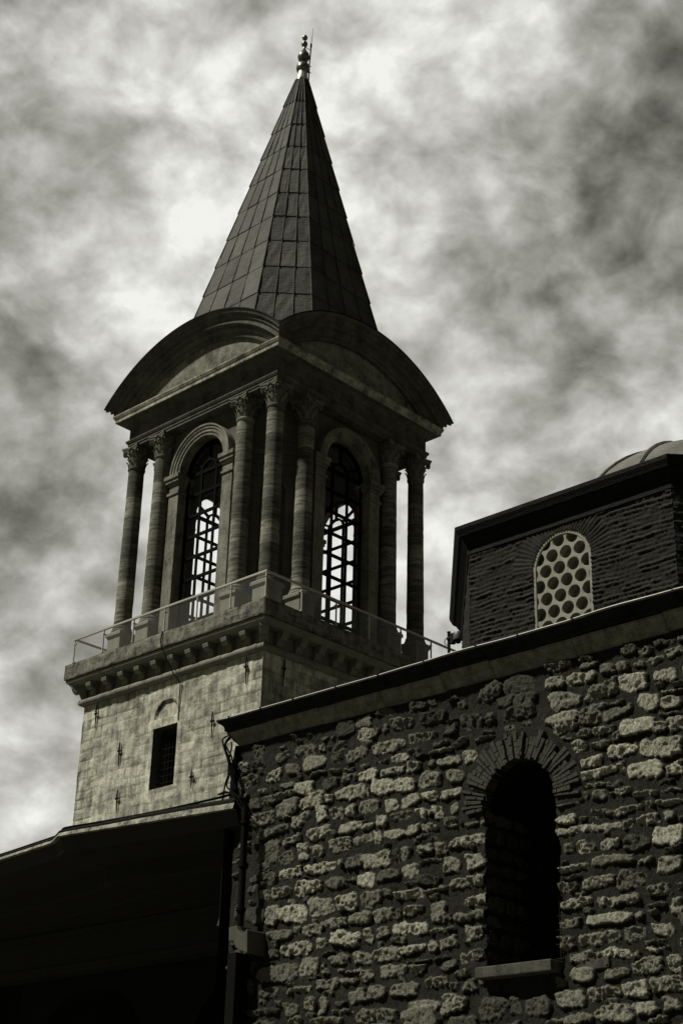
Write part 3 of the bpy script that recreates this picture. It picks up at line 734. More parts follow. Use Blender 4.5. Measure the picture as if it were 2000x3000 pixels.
# ================================================================== the domed hall (rubble wall)
exv = Vector((math.cos(YAW), math.sin(YAW), 0)); eyv = Vector((-math.sin(YAW), math.cos(YAW), 0))
HO = exv*13.5898 + eyv*14.67
def local(p): return HO + exv*p[0] + eyv*p[1] + Vector((0, 0, p[2]))
hall = empty('domed_hall', HO, YAW)
tag(hall, 'low rubble stone hall with dark arched window, and brick drum under lead dome', 'building')
STONES = "-0.06,7.4,0.17,0.1,0.06,7 -0.17,7.17,0.37,0.15,-0.05,4 -0.65,7.15,0.26,0.15,-0.02,8 -0.81,7.39,0.22,0.11,-0.21,6 -0.99,7.19,0.24,0.14,0.11,5 -1.21,7.38,0.37,0.17,0.03,4 -1.38,7.2,0.38,0.16,0.02,7 -1.5,7.38,0.08,0.11,-0.08,7 -1.74,7.33,0.29,0.1,0.03,3 -1.77,7.18,0.18,0.12,-0.13,3 -2.1,7.17,0.33,0.13,-0.16,6 -1.44,7.05,0.29,0.04,-0.04,5 -1.97,7,0.21,0.04,0.04,4 -2.24,7,0.14,0.04,0.03,6 -1.21,6.9,0.32,0.16,0.05,9 -0.91,7,0.2,0.06,0,6 -0.65,6.98,0.13,0.06,0.03,3 -0.45,6.98,0.18,0.07,0.01,6 -0.73,6.87,0.59,0.09,-0.04,6 -0.14,6.98,0.11,0.07,-0.04,4 -1.67,6.89,0.26,0.12,-0.04,3 -1.94,6.91,0.15,0.09,-0.05,6 -2.09,6.9,0.05,0.09,-0.04,5 -2,6.71,0.48,0.16,0.04,8 -2.3,6.68,0.07,0.1,0.09,7 -1.35,6.71,0.39,0.17,-0.04,8 -1.64,6.7,0.14,0.1,0.05,9 -0.92,6.69,0.35,0.19,-0.19,6 -0.32,6.84,0.16,0.13,0.02,4 -0.48,6.62,0.43,0.17,-0.05,6 -1.17,6.51,0.29,0.13,-0.28,7 -1.52,6.52,0.19,0.17,0.04,9 -1.78,6.49,0.23,0.14,0.11,6 -2.02,6.48,0.17,0.13,-0,8 -0.66,6.42,0.58,0.1,-0.1,5 -1.02,6.27,0.29,0.08,-0.23,7 -1.49,6.29,0.37,0.15,-0.04,8 -2.01,6.28,0.33,0.12,-0.07,8 -2.32,6.24,0.18,0.08,0.12,8 -1.77,6.25,0.07,0.06,0,3 -1.85,6.09,0.35,0.15,-0.01,7 -2.22,6.1,0.28,0.1,-0.11,7 -0.6,6.17,0.37,0.25,-0.04,4 -0.93,6.06,0.24,0.14,-0.05,5 -1.23,6.09,0.2,0.21,0.03,8 -1.47,6.07,0.18,0.12,0.02,7 -1.86,5.86,0.09,0.08,0.01,7 -2.1,5.85,0.27,0.12,-0.1,4 -1.53,5.85,0.49,0.12,0,9 -1.01,5.86,0.39,0.11,0.02,9 -0.45,5.87,0.3,0.09,-0.05,3 -2.22,7.58,0.24,0.12,-0.03,6 -2.55,7.62,0.26,0.09,0.08,4 -2.23,7.4,0.24,0.16,0.06,8 -2.41,7.4,0.12,0.11,0.01,4 -2.58,7.42,0.07,0.11,-0.11,5 -2.85,7.43,0.36,0.12,0.02,5 -2.62,7.18,0.49,0.13,-0.01,7 -3.08,7.6,0.26,0.1,0.08,2 -3.31,7.59,0.12,0.07,0.12,3 -3.32,7.41,0.38,0.15,0.03,1 -3.15,7.2,0.44,0.1,0.05,5 -3.91,7.24,0.28,0.18,-0.02,2 -4.17,7.21,0.13,0.11,-0.21,4 -4.13,7.06,0.18,0.04,0.08,4 -4.09,6.99,0.27,0.04,-0.04,4 -3.75,7.47,0.12,0.07,0.03,3 -3.57,7.2,0.19,0.11,-0.02,2 -3.44,6.97,0.33,0.05,0.03,6 -3.13,6.98,0.2,0.03,0.03,3 -2.8,7,0.28,0.08,0.03,9 -2.5,7,0.21,0.03,0.03,5 -2.28,6.88,0.3,0.12,0.07,9 -2.67,6.86,0.38,0.09,0.01,8 -3.02,6.86,0.21,0.11,-0.07,7 -3.29,6.84,0.09,0.07,0.07,6 -3.55,6.82,0.32,0.09,0.05,7 -3.88,6.82,0.22,0.14,0.05,8 -2.54,6.69,0.32,0.17,0.07,9 -2.88,6.66,0.32,0.15,0.04,9 -3.27,6.66,0.33,0.17,0.08,7 -3.68,6.63,0.28,0.14,0.07,6 -2.32,6.49,0.32,0.13,0.06,7 -2.68,6.45,0.17,0.14,-0.08,8 -2.97,6.46,0.29,0.12,-0.16,8 -3.26,6.46,0.2,0.09,0.06,9 -3.59,6.44,0.32,0.11,0.04,8 -3.14,6.28,0.15,0.11,0.16,9 -3.27,6.26,0.06,0.07,-0.01,7 -3.39,6.25,0.16,0.13,0.09,8 -3.64,6.25,0.14,0.1,0.01,7 -2.53,6.28,0.17,0.13,0.03,8 -2.83,6.29,0.28,0.09,-0.07,5 -3.58,6.1,0.18,0.12,0.04,5 -3.96,6.04,0.29,0.07,0.02,6 -0.69,5.83,0.15,0.14,-0.06,4 -0.57,5.64,0.2,0.13,0.02,6 -0.88,5.64,0.35,0.11,0.01,7 -1.34,5.64,0.41,0.15,0.01,9 -1.81,5.63,0.34,0.11,0.05,5 -0.4,5.41,0.34,0.19,0.09,2 -0.72,5.37,0.23,0.22,-0.01,7 -1.08,5.35,0.46,0.2,0.05,9 -1.57,5.38,0.39,0.19,0.04,7 -1.98,5.38,0.32,0.19,0.06,8 -2.3,5.37,0.18,0.16,0.02,6 -0.87,5.12,0.42,0.11,0.04,6 -1.17,5.14,0.11,0.09,0.02,7 -1.41,5.12,0.3,0.11,-0.02,7 -1.59,5.15,0.05,0.08,-0.1,6 -1.81,5.16,0.35,0.1,0.06,7 -2.2,5.17,0.34,0.12,0.03,7 -1.59,4.95,0.19,0.13,-0.04,8 -1.97,4.97,0.46,0.15,0.08,9 -2.34,4.95,0.12,0.16,0.03,8 -1.16,4.92,0.5,0.14,-0.03,8 -0.77,4.89,0.16,0.11,-0.02,3 -1.39,4.7,0.3,0.21,0.03,7 -1.72,4.82,0.22,0.02,-0.07,4 -1.63,4.68,0.06,0.06,-0.19,6 -1.88,4.73,0.3,0.11,0.04,6 -2.25,4.71,0.26,0.13,0.06,7 -1.92,4.59,0.12,0.03,0.05,8 -2.12,4.57,0.19,0.03,-0.03,7 -0.85,4.66,0.68,0.18,0.02,5 -1.48,4.56,0.19,0.02,-0.08,5 -1.7,4.46,0.32,0.12,0,6 -2.03,4.48,0.3,0.07,-0,6 -2.32,4.51,0.17,0.13,-0.12,6 -0.71,4.45,0.35,0.12,0,4 -1.08,4.42,0.11,0.06,-0,5 -1.31,4.44,0.29,0.06,0.02,7 -2.17,4.29,0.27,0.14,-0.02,6 -1.11,4.22,0.22,0.14,-0.05,5 -1.43,4.26,0.19,0.15,-0.02,6 -1.65,4.22,0.13,0.18,-0.06,6 -1.96,4.13,0.32,0.04,0.05,6 -1.18,4.09,0.25,0.08,-0,6 -1.69,4.05,0.48,0.08,0.03,6 -0.62,4.22,0.57,0.08,0.01,2 -1.91,4.23,0.19,0.05,0.01,3 -2.48,6.09,0.15,0.12,-0.06,8 -2.74,6.09,0.3,0.1,0.01,8 -3.02,6.09,0.23,0.1,-0.08,8 -3.28,6.09,0.22,0.09,0.02,7 -3.19,5.84,0.22,0.09,-0.04,7 -3.44,5.82,0.16,0.14,0.01,6 -3.82,5.84,0.49,0.1,-0.02,8 -2.76,5.82,0.13,0.15,-0.02,2 -2.92,5.84,0.15,0.11,-0.07,6 -2.44,5.82,0.39,0.17,0,8 -3.27,5.7,0.33,0.04,0.01,5 -3.6,5.6,0.25,0.17,0.02,7 -3.93,5.6,0.23,0.17,0.01,8 -2.98,5.62,0.23,0.15,-0.04,8 -2.64,5.62,0.35,0.11,-0.01,4 -3.26,5.48,0.34,0.11,0.13,1 -3.37,5.35,0.3,0.05,-0.04,6 -3.81,5.38,0.47,0.11,0,7 -2.28,5.61,0.26,0.15,0.09,9 -2.38,5.39,0.33,0.14,-0,6 -2.63,5.41,0.15,0.09,0.06,5 -2.95,5.36,0.42,0.11,0.05,8 -3.4,5.11,0.2,0.22,0.12,6 -3.04,5.17,0.28,0.1,-0.06,7 -2.57,5.17,0.32,0.13,-0.13,7 -2.79,5.16,0.11,0.1,0.02,3 -3.96,5.17,0.37,0.08,-0.01,8 -3.83,5.01,0.41,0.08,-0.02,6 -2.98,4.97,0.54,0.12,0.11,9 -2.56,4.97,0.17,0.13,-0.01,6 -3.4,4.9,0.2,0.05,-0.03,7 -3.58,4.91,0.09,0.04,-0,6 -3.91,4.82,0.22,0.15,-0.07,7 -3.02,4.74,0.35,0.09,-0.04,9 -3.31,4.73,0.14,0.09,0.03,8 -3.54,4.75,0.26,0.11,-0.05,7 -2.61,4.72,0.43,0.15,0.03,7 -3.86,4.57,0.29,0.1,-0.09,7 -3.12,4.6,0.33,0.03,-0.02,4 -3.45,4.6,0.23,0.02,0.01,4 -3.11,4.51,0.22,0.09,-0.04,7 -3.55,4.51,0.22,0.09,-0.07,4 -2.74,4.52,0.39,0.13,0.02,7 -3.73,4.4,0.18,0.06,-0.07,5 -3.36,4.35,0.3,0.1,-0.04,6 -3.62,4.28,0.11,0.1,0,6 -3.83,4.27,0.18,0.11,-0.17,5 -2.47,4.31,0.27,0.14,0.01,6 -2.89,4.3,0.39,0.15,0.01,6 -3.61,4.09,0.35,0.18,0.02,7 -3.18,4.1,0.44,0.12,-0.01,7 -2.48,4.05,0.57,0.14,-0.01,6 -3.08,4,0.47,0.17,0.01,6 -5.15,7.63,0.33,0.09,0.04,5 -6.08,7.61,0.19,0.1,0.13,3 -5.54,7.63,0.15,0.06,0.03,4 -5.81,7.46,0.2,0.11,0.03,5 -6.01,7.44,0.16,0.12,0.1,6 -6.33,7.42,0.35,0.06,0,6 -6.64,7.45,0.2,0.06,-0.01,6 -5.09,7.45,0.23,0.13,-0.01,7 -5.43,7.43,0.38,0.11,0.04,8 -6.12,7.23,0.35,0.19,0.08,9 -6.51,7.23,0.26,0.14,0.11,8 -5.71,7.23,0.41,0.14,-0.12,6 -5.23,7.22,0.42,0.17,0.09,7 -6.58,7.03,0.25,0.03,0.1,7 -6.3,6.97,0.24,0.17,0.13,8 -6.56,6.91,0.21,0.12,0.07,8 -5.62,7.05,0.31,0.07,0.01,6 -5.89,7.05,0.15,0.05,-0.13,4 -5.9,6.94,0.37,0.09,-0.11,5 -5.18,7.03,0.45,0.11,0,8 -5.21,6.92,0.32,0.12,0.01,7 -5.44,6.96,0.09,0.14,-0.12,5 -5.6,6.94,0.2,0.12,0.01,5 -6.13,6.74,0.39,0.16,0,9 -6.42,6.68,0.18,0.1,0.09,7 -6.62,6.66,0.19,0.13,-0,8 -5.49,6.78,0.19,0.08,-0.06,6 -5.72,6.77,0.24,0.08,-0.01,7 -5.1,6.83,0.12,0.03,0.02,5 -5.22,6.77,0.19,0.03,0.03,6 -5.38,6.65,0.17,0.13,-0.04,8 -5.66,6.63,0.26,0.06,0,6 -5.87,6.67,0.1,0.09,-0,5 -5.93,6.51,0.35,0.12,-0,9 -6.4,6.46,0.49,0.19,0.13,8 -5.54,6.46,0.27,0.1,-0.07,9 -5.62,6.32,0.44,0.09,-0.04,9 -5.91,6.32,0.09,0.13,-0.02,8 -6.19,6.25,0.41,0.16,0.04,9 -6.56,6.2,0.18,0.12,-0.18,9 -6.55,6.78,0.26,0.03,0.1,5 -5.27,6.09,0.38,0.11,-0.03,5 -5.6,6.2,0.34,0.03,0.06,7 -5.62,6.08,0.17,0.09,0.01,6 -5.77,6.06,0.06,0.06,-0.12,4 -5.93,6.07,0.21,0.06,0.04,7 -6.19,6,0.28,0.06,-0.02,7 -6.5,5.99,0.24,0.03,0.05,6 -6.47,5.86,0.3,0.06,0.05,7 -6.24,5.87,0.09,0.06,-0.03,6 -5.66,5.87,0.28,0.08,0.06,5 -5.98,5.86,0.32,0.07,-0.06,7 -5.19,5.88,0.25,0.1,0.08,9 -5.42,5.84,0.08,0.04,-0.18,7 -6.2,5.72,0.24,0.09,0.01,8 -6.45,5.73,0.14,0.08,0.03,7 -5.46,5.74,0.81,0.06,0.04,8 -5.96,5.71,0.13,0.09,-0.04,6 -6.42,5.53,0.34,0.18,0.07,9 -5.72,5.54,0.24,0.09,-0.04,8 -6.05,5.5,0.28,0.15,0.08,2 -5.4,5.55,0.14,0.13,0.02,8 -5.52,5.55,0.06,0.1,-0.13,3 -5.2,5.56,0.14,0.11,0.02,5 -5.74,5.37,0.51,0.08,0.05,6 -6.14,5.32,0.19,0.05,-0.09,6 -5.25,5.35,0.38,0.07,-0.03,8 -6.42,5.23,0.27,0.16,0.04,7 -5.23,5.25,0.21,0.03,-0.01,5 -5.55,5.17,0.39,0.1,-0.05,7 -5.96,5.14,0.31,0.17,0.02,4 -5.15,5.16,0.23,0.1,-0.02,6 -6.28,5,0.25,0.1,0.03,6 -5.25,4.99,0.41,0.09,-0.03,8 -5.8,4.95,0.48,0.08,0.02,7 -6.24,4.86,0.23,0.04,0.01,6 -6.47,4.84,0.12,0.11,-0.08,7 -6.52,5,0.06,0.05,-0.02,7 -6.47,4.81,0.13,0.15,-0.17,7 -4.1,5.16,0.29,0.07,0.17,8 -4.06,5.01,0.22,0.08,0.18,6 -3.99,4.82,0.07,0.14,-0.09,7 -4.08,4.58,0.27,0.08,0.2,4 -5.66,4.78,0.54,0.1,0.04,8 -6.03,4.77,0.09,0.07,-0.03,7 -5.17,4.79,0.25,0.09,0,6 -6.3,4.6,0.22,0.11,0.05,8 -5.12,4.59,0.19,0.12,0.03,6 -5.53,4.59,0.47,0.12,-0.01,7 -5.96,4.59,0.23,0.13,-0.01,5 -5.35,4.42,0.38,0.1,0.01,6 -5.73,4.43,0.35,0.08,0.01,9 -6.16,4.42,0.16,0.04,0.14,9 -6.29,4.42,0.09,0.03,-0.24,6 -6.48,4.44,0.04,0.07,0.1,6 -5.32,4.25,0.3,0.13,0,7 -5.72,4.22,0.27,0.11,-0.06,6 -6.08,4.27,0.35,0.14,-0.05,7 -6.41,4.26,0.15,0.14,-0.07,8 -5.14,4.02,0.37,0.17,0.01,7 -5.56,4.05,0.37,0.11,0.01,7 -5.93,4.05,0.3,0.14,0.04,8 -6.3,4.08,0.34,0.14,-0.02,7 -6.03,3.87,0.28,0.1,-0.01,8 -6.34,3.88,0.18,0.13,0.01,7 -5.66,3.84,0.42,0.16,0.01,7 -6.18,3.74,0.24,0.06,-0.08,6 -4.44,4.01,0.14,0.17,-0.02,3 -4.72,3.98,0.29,0.18,-0.02,3 -4.16,4.01,0.35,0.23,0.04,3 -5.04,4.19,0.13,0.1,0.18,4 -5.24,3.82,0.37,0.09,-0.03,6 -4.94,3.82,0.2,0.05,-0.13,6 -3.99,4.31,0.06,0.08,0.53,4"
ST = [tuple(map(float, q.split(','))) for q in STONES.split()]
WY0, WY1, SILL, SPR, HWW, WC = -5.06, -4.07, 4.42, 6.17, .50, -4.565
def in_open(u, v, g=0.0):
    return ((np.abs(u-WC) < HWW+g) & (v > SILL-.12) & (v <= SPR)) | ((np.hypot(u-WC, v-SPR) < HWW+g) & (v > SPR))
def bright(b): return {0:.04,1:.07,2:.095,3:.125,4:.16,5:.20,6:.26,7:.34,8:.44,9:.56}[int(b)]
def stones_list():
    rng = random.Random(21); S = [(a,b,c,d,e,bright(f)) for a,b,c,d,e,f in ST]
    def free(y, z, w, h):
        if abs(y-WC) < HWW+w/2+.05 and SILL-.25 < z < SPR: return False
        if z >= SPR-.05 and math.hypot(y-WC, z-SPR) < .81+max(w*.35, h/2): return False
        for s in S:
            if abs(s[0]-y) < (s[2]+w)/2+.012 and abs(s[1]-z) < (s[3]+h)/2+.008: return False
        return True
    z = 2.6
    while z < 7.66:
        h = rng.uniform(.10, .19); y = -15.0
        while y < .0:
            w = rng.uniform(.14, .42); yy = y+w/2; zz = z+h/2+rng.uniform(-.02, .02)
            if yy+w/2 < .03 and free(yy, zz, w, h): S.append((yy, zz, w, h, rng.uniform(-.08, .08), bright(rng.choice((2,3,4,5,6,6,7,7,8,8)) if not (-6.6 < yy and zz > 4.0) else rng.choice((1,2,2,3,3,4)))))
            y += w+rng.uniform(.02, .07)
        z += h+rng.uniform(.02, .05)
    for _ in range(1800):                            # small packing stones
        y, z = rng.uniform(-8.6, 0), rng.uniform(3.0, 7.6); w, h = rng.uniform(.05, .22), rng.uniform(.03, .08)
        if free(y, z, w, h): S.append((y, z, w, h, rng.uniform(-.1, .1), bright(rng.choice((2,3,4,5)))))
    return S
def stone_field(S, seed=0, amp=1.0):
    def f(U, V):
        nz = fbm(U, V, 5, 4, seed); H = nz*.022 + fbm(U, V, 20, 3, seed+8, .7)*.022 + fbm(U, V, 1.2, 2, seed+30)*.03
        tone = np.zeros_like(U); st = np.zeros_like(U)
        wu = U + fbm(U, V, 9, 5, seed+2, .65)*.10; wv = V + fbm(U, V, 10, 5, seed+4, .65)*.085
        us, vs = U[0], V[:, 0]; du, dv = us[1]-us[0], vs[1]-vs[0]
        rough = fbm(U, V, 13, 4, seed+6, .8); pits = fbm(U, V, 22, 3, seed+7, .7)
        for i, (y, z, w, h, sl_, t) in enumerate(S):
            m = .07; a0 = int(max(0, (y-w/2-m-us[0])/du)); a1 = int(min(len(us), (y+w/2+m-us[0])/du+2))
            b0 = int(max(0, (z-h/2-abs(sl_)*w-m-vs[0])/dv)); b1 = int(min(len(vs), (z+h/2+abs(sl_)*w+m-vs[0])/dv+2))
            if a1 <= a0 or b1 <= b0: continue
            sl2 = (slice(b0, b1), slice(a0, a1)); X = (wu[sl2]-y); Z = (wv[sl2]-z - sl_*X)
            rg = random.Random(i*7+seed); p = rg.uniform(2.8, 6.0); sk = rg.uniform(-.25, .25)
            X = X + sk*Z; Z = Z*(1 + rg.uniform(-.5, .5)*X/w)
            d = (np.abs(X/(w/2*1.08))**p + np.abs(Z/(h/2*1.10))**p)**(1/p)
            k = np.clip((1-d)/.15, 0, 1); k2 = np.sqrt(k*(2-k))
            pr = rg.uniform(.022, .045)*amp; rr = rg.uniform(.4, 1.3)
            tilt = rg.uniform(.0, .05)*Z/h - rg.uniform(-.03, .03)*X/w
            Hs = (pr + tilt + rough[sl2]*.082*rr - np.clip(pits[sl2]*2.4-.3, 0, 1)*.045*rr)*k2
            ins = k > 0
            H[sl2] = np.where(ins, np.maximum(H[sl2]*(1-k2) + Hs, H[sl2]*.3-.01), H[sl2])
            st[sl2] = np.maximum(st[sl2], np.clip(k*2.4, 0, 1)); tone[sl2] = np.where(ins, t, tone[sl2])
        return H, {'tone': tone, 'stone': st}
    return f
SL = stones_list()
def wall_field(U, V):
    H, at = stone_field(SL, 3)(U, V)
    # flush mortar bed around the brick arch
    r = np.hypot(U-WC, V-SPR); band = (r < .86) & (V > SPR-.12)
    H = np.where(band, fbm(U, V, 12, 4, 5)*.025+.022, H); at['stone'] = np.where(band, 0, at['stone'])
    return H, at
def jag(u, v): return in_open(u + fbm(u, v, 5, 4, 77)*.11, v, 0.0)
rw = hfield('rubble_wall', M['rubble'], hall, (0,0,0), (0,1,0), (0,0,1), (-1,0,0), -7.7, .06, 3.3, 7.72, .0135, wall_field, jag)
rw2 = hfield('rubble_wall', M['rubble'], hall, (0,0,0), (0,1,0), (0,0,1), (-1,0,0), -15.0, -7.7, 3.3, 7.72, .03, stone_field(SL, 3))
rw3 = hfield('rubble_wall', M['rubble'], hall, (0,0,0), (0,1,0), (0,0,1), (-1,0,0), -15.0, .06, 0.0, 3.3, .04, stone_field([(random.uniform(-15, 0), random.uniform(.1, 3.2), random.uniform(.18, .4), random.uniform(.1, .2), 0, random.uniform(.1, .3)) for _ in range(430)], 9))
b = MB(); b.face([(0,.06,0),(9,.06,0),(9,.06,7.72),(0,.06,7.72)]); b.face([(9,.06,0),(9,-15,0),(9,-15,7.72),(9,.06,7.72)]); b.face([(0,-15,0),(9,-15,0),(9,-15,7.72),(0,-15,7.72)])
b.build('side_wall', M['brick_arch'], hall)
# window: reveal with its own stones, grille, sill
def rev_field(U, V):
    rg = random.Random(4); S = []
    v = SILL-.1
    while v < 6.9:
        h = rg.uniform(.12, .2); u = 0
        while u < .75:
            w = rg.uniform(.15, .35); S.append((u+w/2, v+h/2, w*.85, h*.8, 0, rg.uniform(.06, .16))); u += w
        v += h+.03
    return stone_field(S, 31, .7)(U, V)
aw = hfield('arched_window', M['rubble'], hall, (0, WY1+.015, 0), (1,0,0), (0,0,1), (0,-1,0), 0, .8, SILL-.15, SPR, .02, rev_field)
b = MB(); n = 24
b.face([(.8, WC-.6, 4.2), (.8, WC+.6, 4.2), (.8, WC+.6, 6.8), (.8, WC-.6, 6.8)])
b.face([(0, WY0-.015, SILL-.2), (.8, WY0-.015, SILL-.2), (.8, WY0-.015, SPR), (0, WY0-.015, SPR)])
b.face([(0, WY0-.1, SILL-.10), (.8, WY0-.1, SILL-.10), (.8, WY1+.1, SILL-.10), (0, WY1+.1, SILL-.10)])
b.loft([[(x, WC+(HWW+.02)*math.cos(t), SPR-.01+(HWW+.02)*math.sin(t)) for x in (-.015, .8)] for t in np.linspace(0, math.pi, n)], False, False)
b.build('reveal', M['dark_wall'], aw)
b = MB()
for i in range(1, 8): y = WY0+(WY1-WY0)*i/8; b.tube([(.68, y, SILL-.1), (.68, y, 6.62)], .013, 6)
for i in range(1, 15): z = SILL+(2.15)*i/14.; b.tube([(.68, WY0-.02, z), (.68, WY1+.02, z)], .013, 6)
b.build('grille', M['iron_grey'], aw)
b = MB()
def jb(x0, x1, y0, y1, z0, z1, s_=.012):
    rg = random.Random(int(y0*100)); b.box(x0, x1, y0, y1, z0, z1)
jb(-.16, .3, -5.02, -4.02, 4.30, 4.42)
sl_ = b.build('sill', M['plinth_sill'], aw, bevel=.012)
b = MB(); jb(-.028, .1, -5.64, -5.25, 4.29, 4.40); b.build('sill_block', M['plinth_sill'], aw, bevel=.01)
# arch of thin bricks
b = MB(); rg = random.Random(9); nb = 40
for i in range(nb):
    a = -.06 + (math.pi+.12)*(i+.5)/nb; th = .0215*rg.uniform(.55, 1.1); r0, r1 = HWW-.005+rg.uniform(-.015, .03), HWW+.30+rg.uniform(-.09, .05)
    x0 = -.03-rg.uniform(0, .035); ca, sa = math.cos(a), math.sin(a); tl = rg.uniform(-.02, .02)
    def T(p):
        y, z = p[1]*(p[2]/.62), p[2]; return (p[0], WC + z*ca - (y+tl*(z-.6))*sa, SPR + z*sa + (y+tl*(z-.6))*ca)
    ns = 5; pr = None
    for k in range(ns):
        ra, rb = r0+(r1-r0)*k/ns, r0+(r1-r0)*(k+1)/ns
        b.box(x0+rg.uniform(-.007, .007), .1, -th, th, ra, rb-.001*k, T)
b.build('brick_arch', M['brick_arch'], hall)
# cornice and lead eave (mitred at the far corner, returning along the side)
def eaves(b, prof, y0=-15.0, x1=9.0, n=90, wob=0, tone=None):
    rings = []
    for i in range(n+1):
        y = y0 + (0-y0)*i/n
        rings.append([(-o, (y if i < n else o), z+(wob*(vn(np.array([y*1.4+o*2]), np.array([z*3.0]), 3)[0]) if i < n else 0)) for o, z in prof])
    rings.append([(x1, o, z) for o, z in prof])
    b.loft(rings, False, False, tone)
b = MB(); 
CORN = [(-.05,7.685),(.037,7.69),(.045,7.70),(.05,7.715),(.085,7.745),(.098,7.77),(.102,7.785),(.12,7.795),(.15,7.83),(.155,7.862),(.15,7.868),(0,7.87)]
rg = random.Random(17); y_ = -15.0
while y_ < 0:
    e_ = min(0, y_+rg.uniform(.7, 1.3)); e_ = 0 if e_ > -.5 else e_; d0, dz_ = rg.uniform(-.010, .010), rg.uniform(-.009, .009); rings = []; m_ = 10
    for i in range(m_+1):
        y = y_+.004+(e_-.004-y_-.004)*i/m_ if e_ < 0 else y_+.004+(0-y_-.004)*i/m_
        ch = rg.uniform(0, .012) if rg.random() < .3 else 0
        rings.append([(-(o+d0-(ch if 2 < q < 11 else 0)), (y if (e_ < 0 or i < m_) else o), z+dz_+(.01*rg.uniform(-1, 1) if 1 < q < 4 else 0)) for q, (o, z) in enumerate(CORN)])
    b.loft(rings, False, True); y_ = e_ if e_ < 0 else 1
eaves(MB(), [(-.05,7.685),(.037,7.69),(.045,7.70),(.05,7.715),(.085,7.745),(.098,7.77),(.102,7.785),(.12,7.795),(.15,7.83),(.155,7.862),(.15,7.868),(0,7.87)], wob=.006)
b.loft([[(-o, o, z) for o, z in CORN], [(9, o, z) for o, z in CORN]], False, False); b.build('cornice', M['hall_cornice'], hall)
b = MB(); eaves(b, [(0,7.872),(.165,7.873),(.178,7.885),(.182,7.925),(.188,7.94),(.20,7.955),(.24,7.985),(.262,8.01),(.262,8.028),(.24,8.035)], n=140, wob=.032)
b.face([(-.24,-15,8.03),(2.6,-15,8.56),(2.6,-2.2,8.56),(-.24,.24,8.03)]); b.face([(-.24,.24,8.03),(2.6,-2.2,8.56),(9,-2.2,8.56),(9,.24,8.03)]); b.face([(2.6,-15,8.56),(9,-15,8.56),(9,-2.2,8.56),(2.6,-2.2,8.56)]); b.face([(-.24,-15,8.03),(2.6,-15,8.56),(9,-15,8.56),(9,-15,7.8),(-.24,-15,7.8)])

rg = random.Random(31); y = -14.9
while y < 0:
    b.tube([(-o, y+.01*k, z) for k, (o, z) in enumerate([(.178,7.880),(.19,7.93),(.205,7.95),(.245,7.982),(.27,8.01),(.268,8.035),(.2,8.055)])], rg.uniform(.008, .014), 6); y += rg.uniform(.55, .8)
b.build('lead_eave', M['lead_dark'], hall)
b = MB()
b.tube([(-.25+.004*float(vn(np.array([y*3.]), np.array([1.]), 4)[0]), y, 8.036+.032*float(vn(np.array([y*1.4+.5]), np.array([24.1]), 3)[0])) for y in np.linspace(-15, .2, 190)], .009, 6); b.build('eave_glint', M['edge_glint'], hall)  # thin pale tube added as a painted sky glint on the lead rim
# drum
EAVE = [(2.0,-2.057),(4.65,.22),(8.0,.29),(10.3,-2.0),(10.3,-5.6),(8.0,-8.0),(4.47,-8.03),(2.0,-5.556)]
CEN = (6.0, -3.8)
def inset(poly, d):
    out = []; n = len(poly)
    for i in range(n):
        p0, p1, p2 = (Vector(poly[(i+k) % n]) for k in (-1, 0, 1))
        n1 = Vector((-(p1-p0).y, (p1-p0).x)).normalized(); n2 = Vector((-(p2-p1).y, (p2-p1).x)).normalized()
        if n1.dot(Vector(CEN)-p1) < 0: n1 = -n1
        if n2.dot(Vector(CEN)-p1) < 0: n2 = -n2
        m_ = (n1+n2).normalized(); out.append(p1 + m_*(d/max(.3, m_.dot(n1))))
    return out
b = MB(); b.loft([[(p.x, p.y, z) for p in inset(EAVE, d)] for d, z in ((.21,10.60),(.175,10.61),(.17,10.74),(.15,10.76),(.12,10.80),(.10,10.84),(.08,10.86))], True, False)
WP = inset(EAVE, .205)
dz0, dz1 = 8.3, 10.64
DWC, DHW, DSP = -3.715, .480, 10.05
def drum_f(seed, win=False):
    def f(U, V):
        cr = .066; wv = V + fbm(U, V, 1.3, 3, seed)*.06 + fbm(U, V, 6, 4, seed+1)*.022
        ri = np.floor(wv/cr); ph = wv/cr-ri
        bl = np.floor(U/.30 + _h(ri, ri*0, seed)*3 + fbm(U, V, 2, 2, seed)*.2); tn = _h(ri, bl, seed+3)
        ub = U/.30 + _h(ri, ri*0, seed)*3 + fbm(U, V, 2, 2, seed)*.2; vj = np.clip(np.minimum(ub-np.floor(ub), 1-ub+np.floor(ub))/.05, 0, 1); brk = np.sqrt(np.clip(1-np.abs(ph-.5)/.36, 0, 1))*vj
        H = brk*(.004+.026*tn) + fbm(U, V, 16, 4, seed+5, .7)*.035; tone = np.where(ph > .16, .6+tn*.7, .55)
        if win:
            r = np.hypot(U-DWC, V-DSP); an = np.arctan2(V-DSP, U-DWC); ring = (r < DHW+.34) & (V > DSP)
            k = an*(DHW+.2)/.062; kk = k-np.floor(k); b2 = np.sqrt(np.clip(1-np.abs(kk-.5)/.32, 0, 1))
            H = np.where(ring, b2*.018 + fbm(U, V, 16, 3, 2)*.012, H); tone = np.where(ring, .7+.5*_h(np.floor(k), ri*0, 8), tone)
        return H, {'tone': tone}
    return f
drum = b.build('drum_cornice', M['lead_dark'], hall)
dwin = lambda u, v: ((np.abs(u-DWC) < DHW) & (v < DSP)) | (np.hypot(u-DWC, v-DSP) < DHW)
dm = hfield('drum', M['drum'], hall, (2.205,0,0), (0,1,0), (0,0,1), (-1,0,0), WP[7].y, WP[0].y, dz0, dz1, .016, drum_f(1, True), dwin)
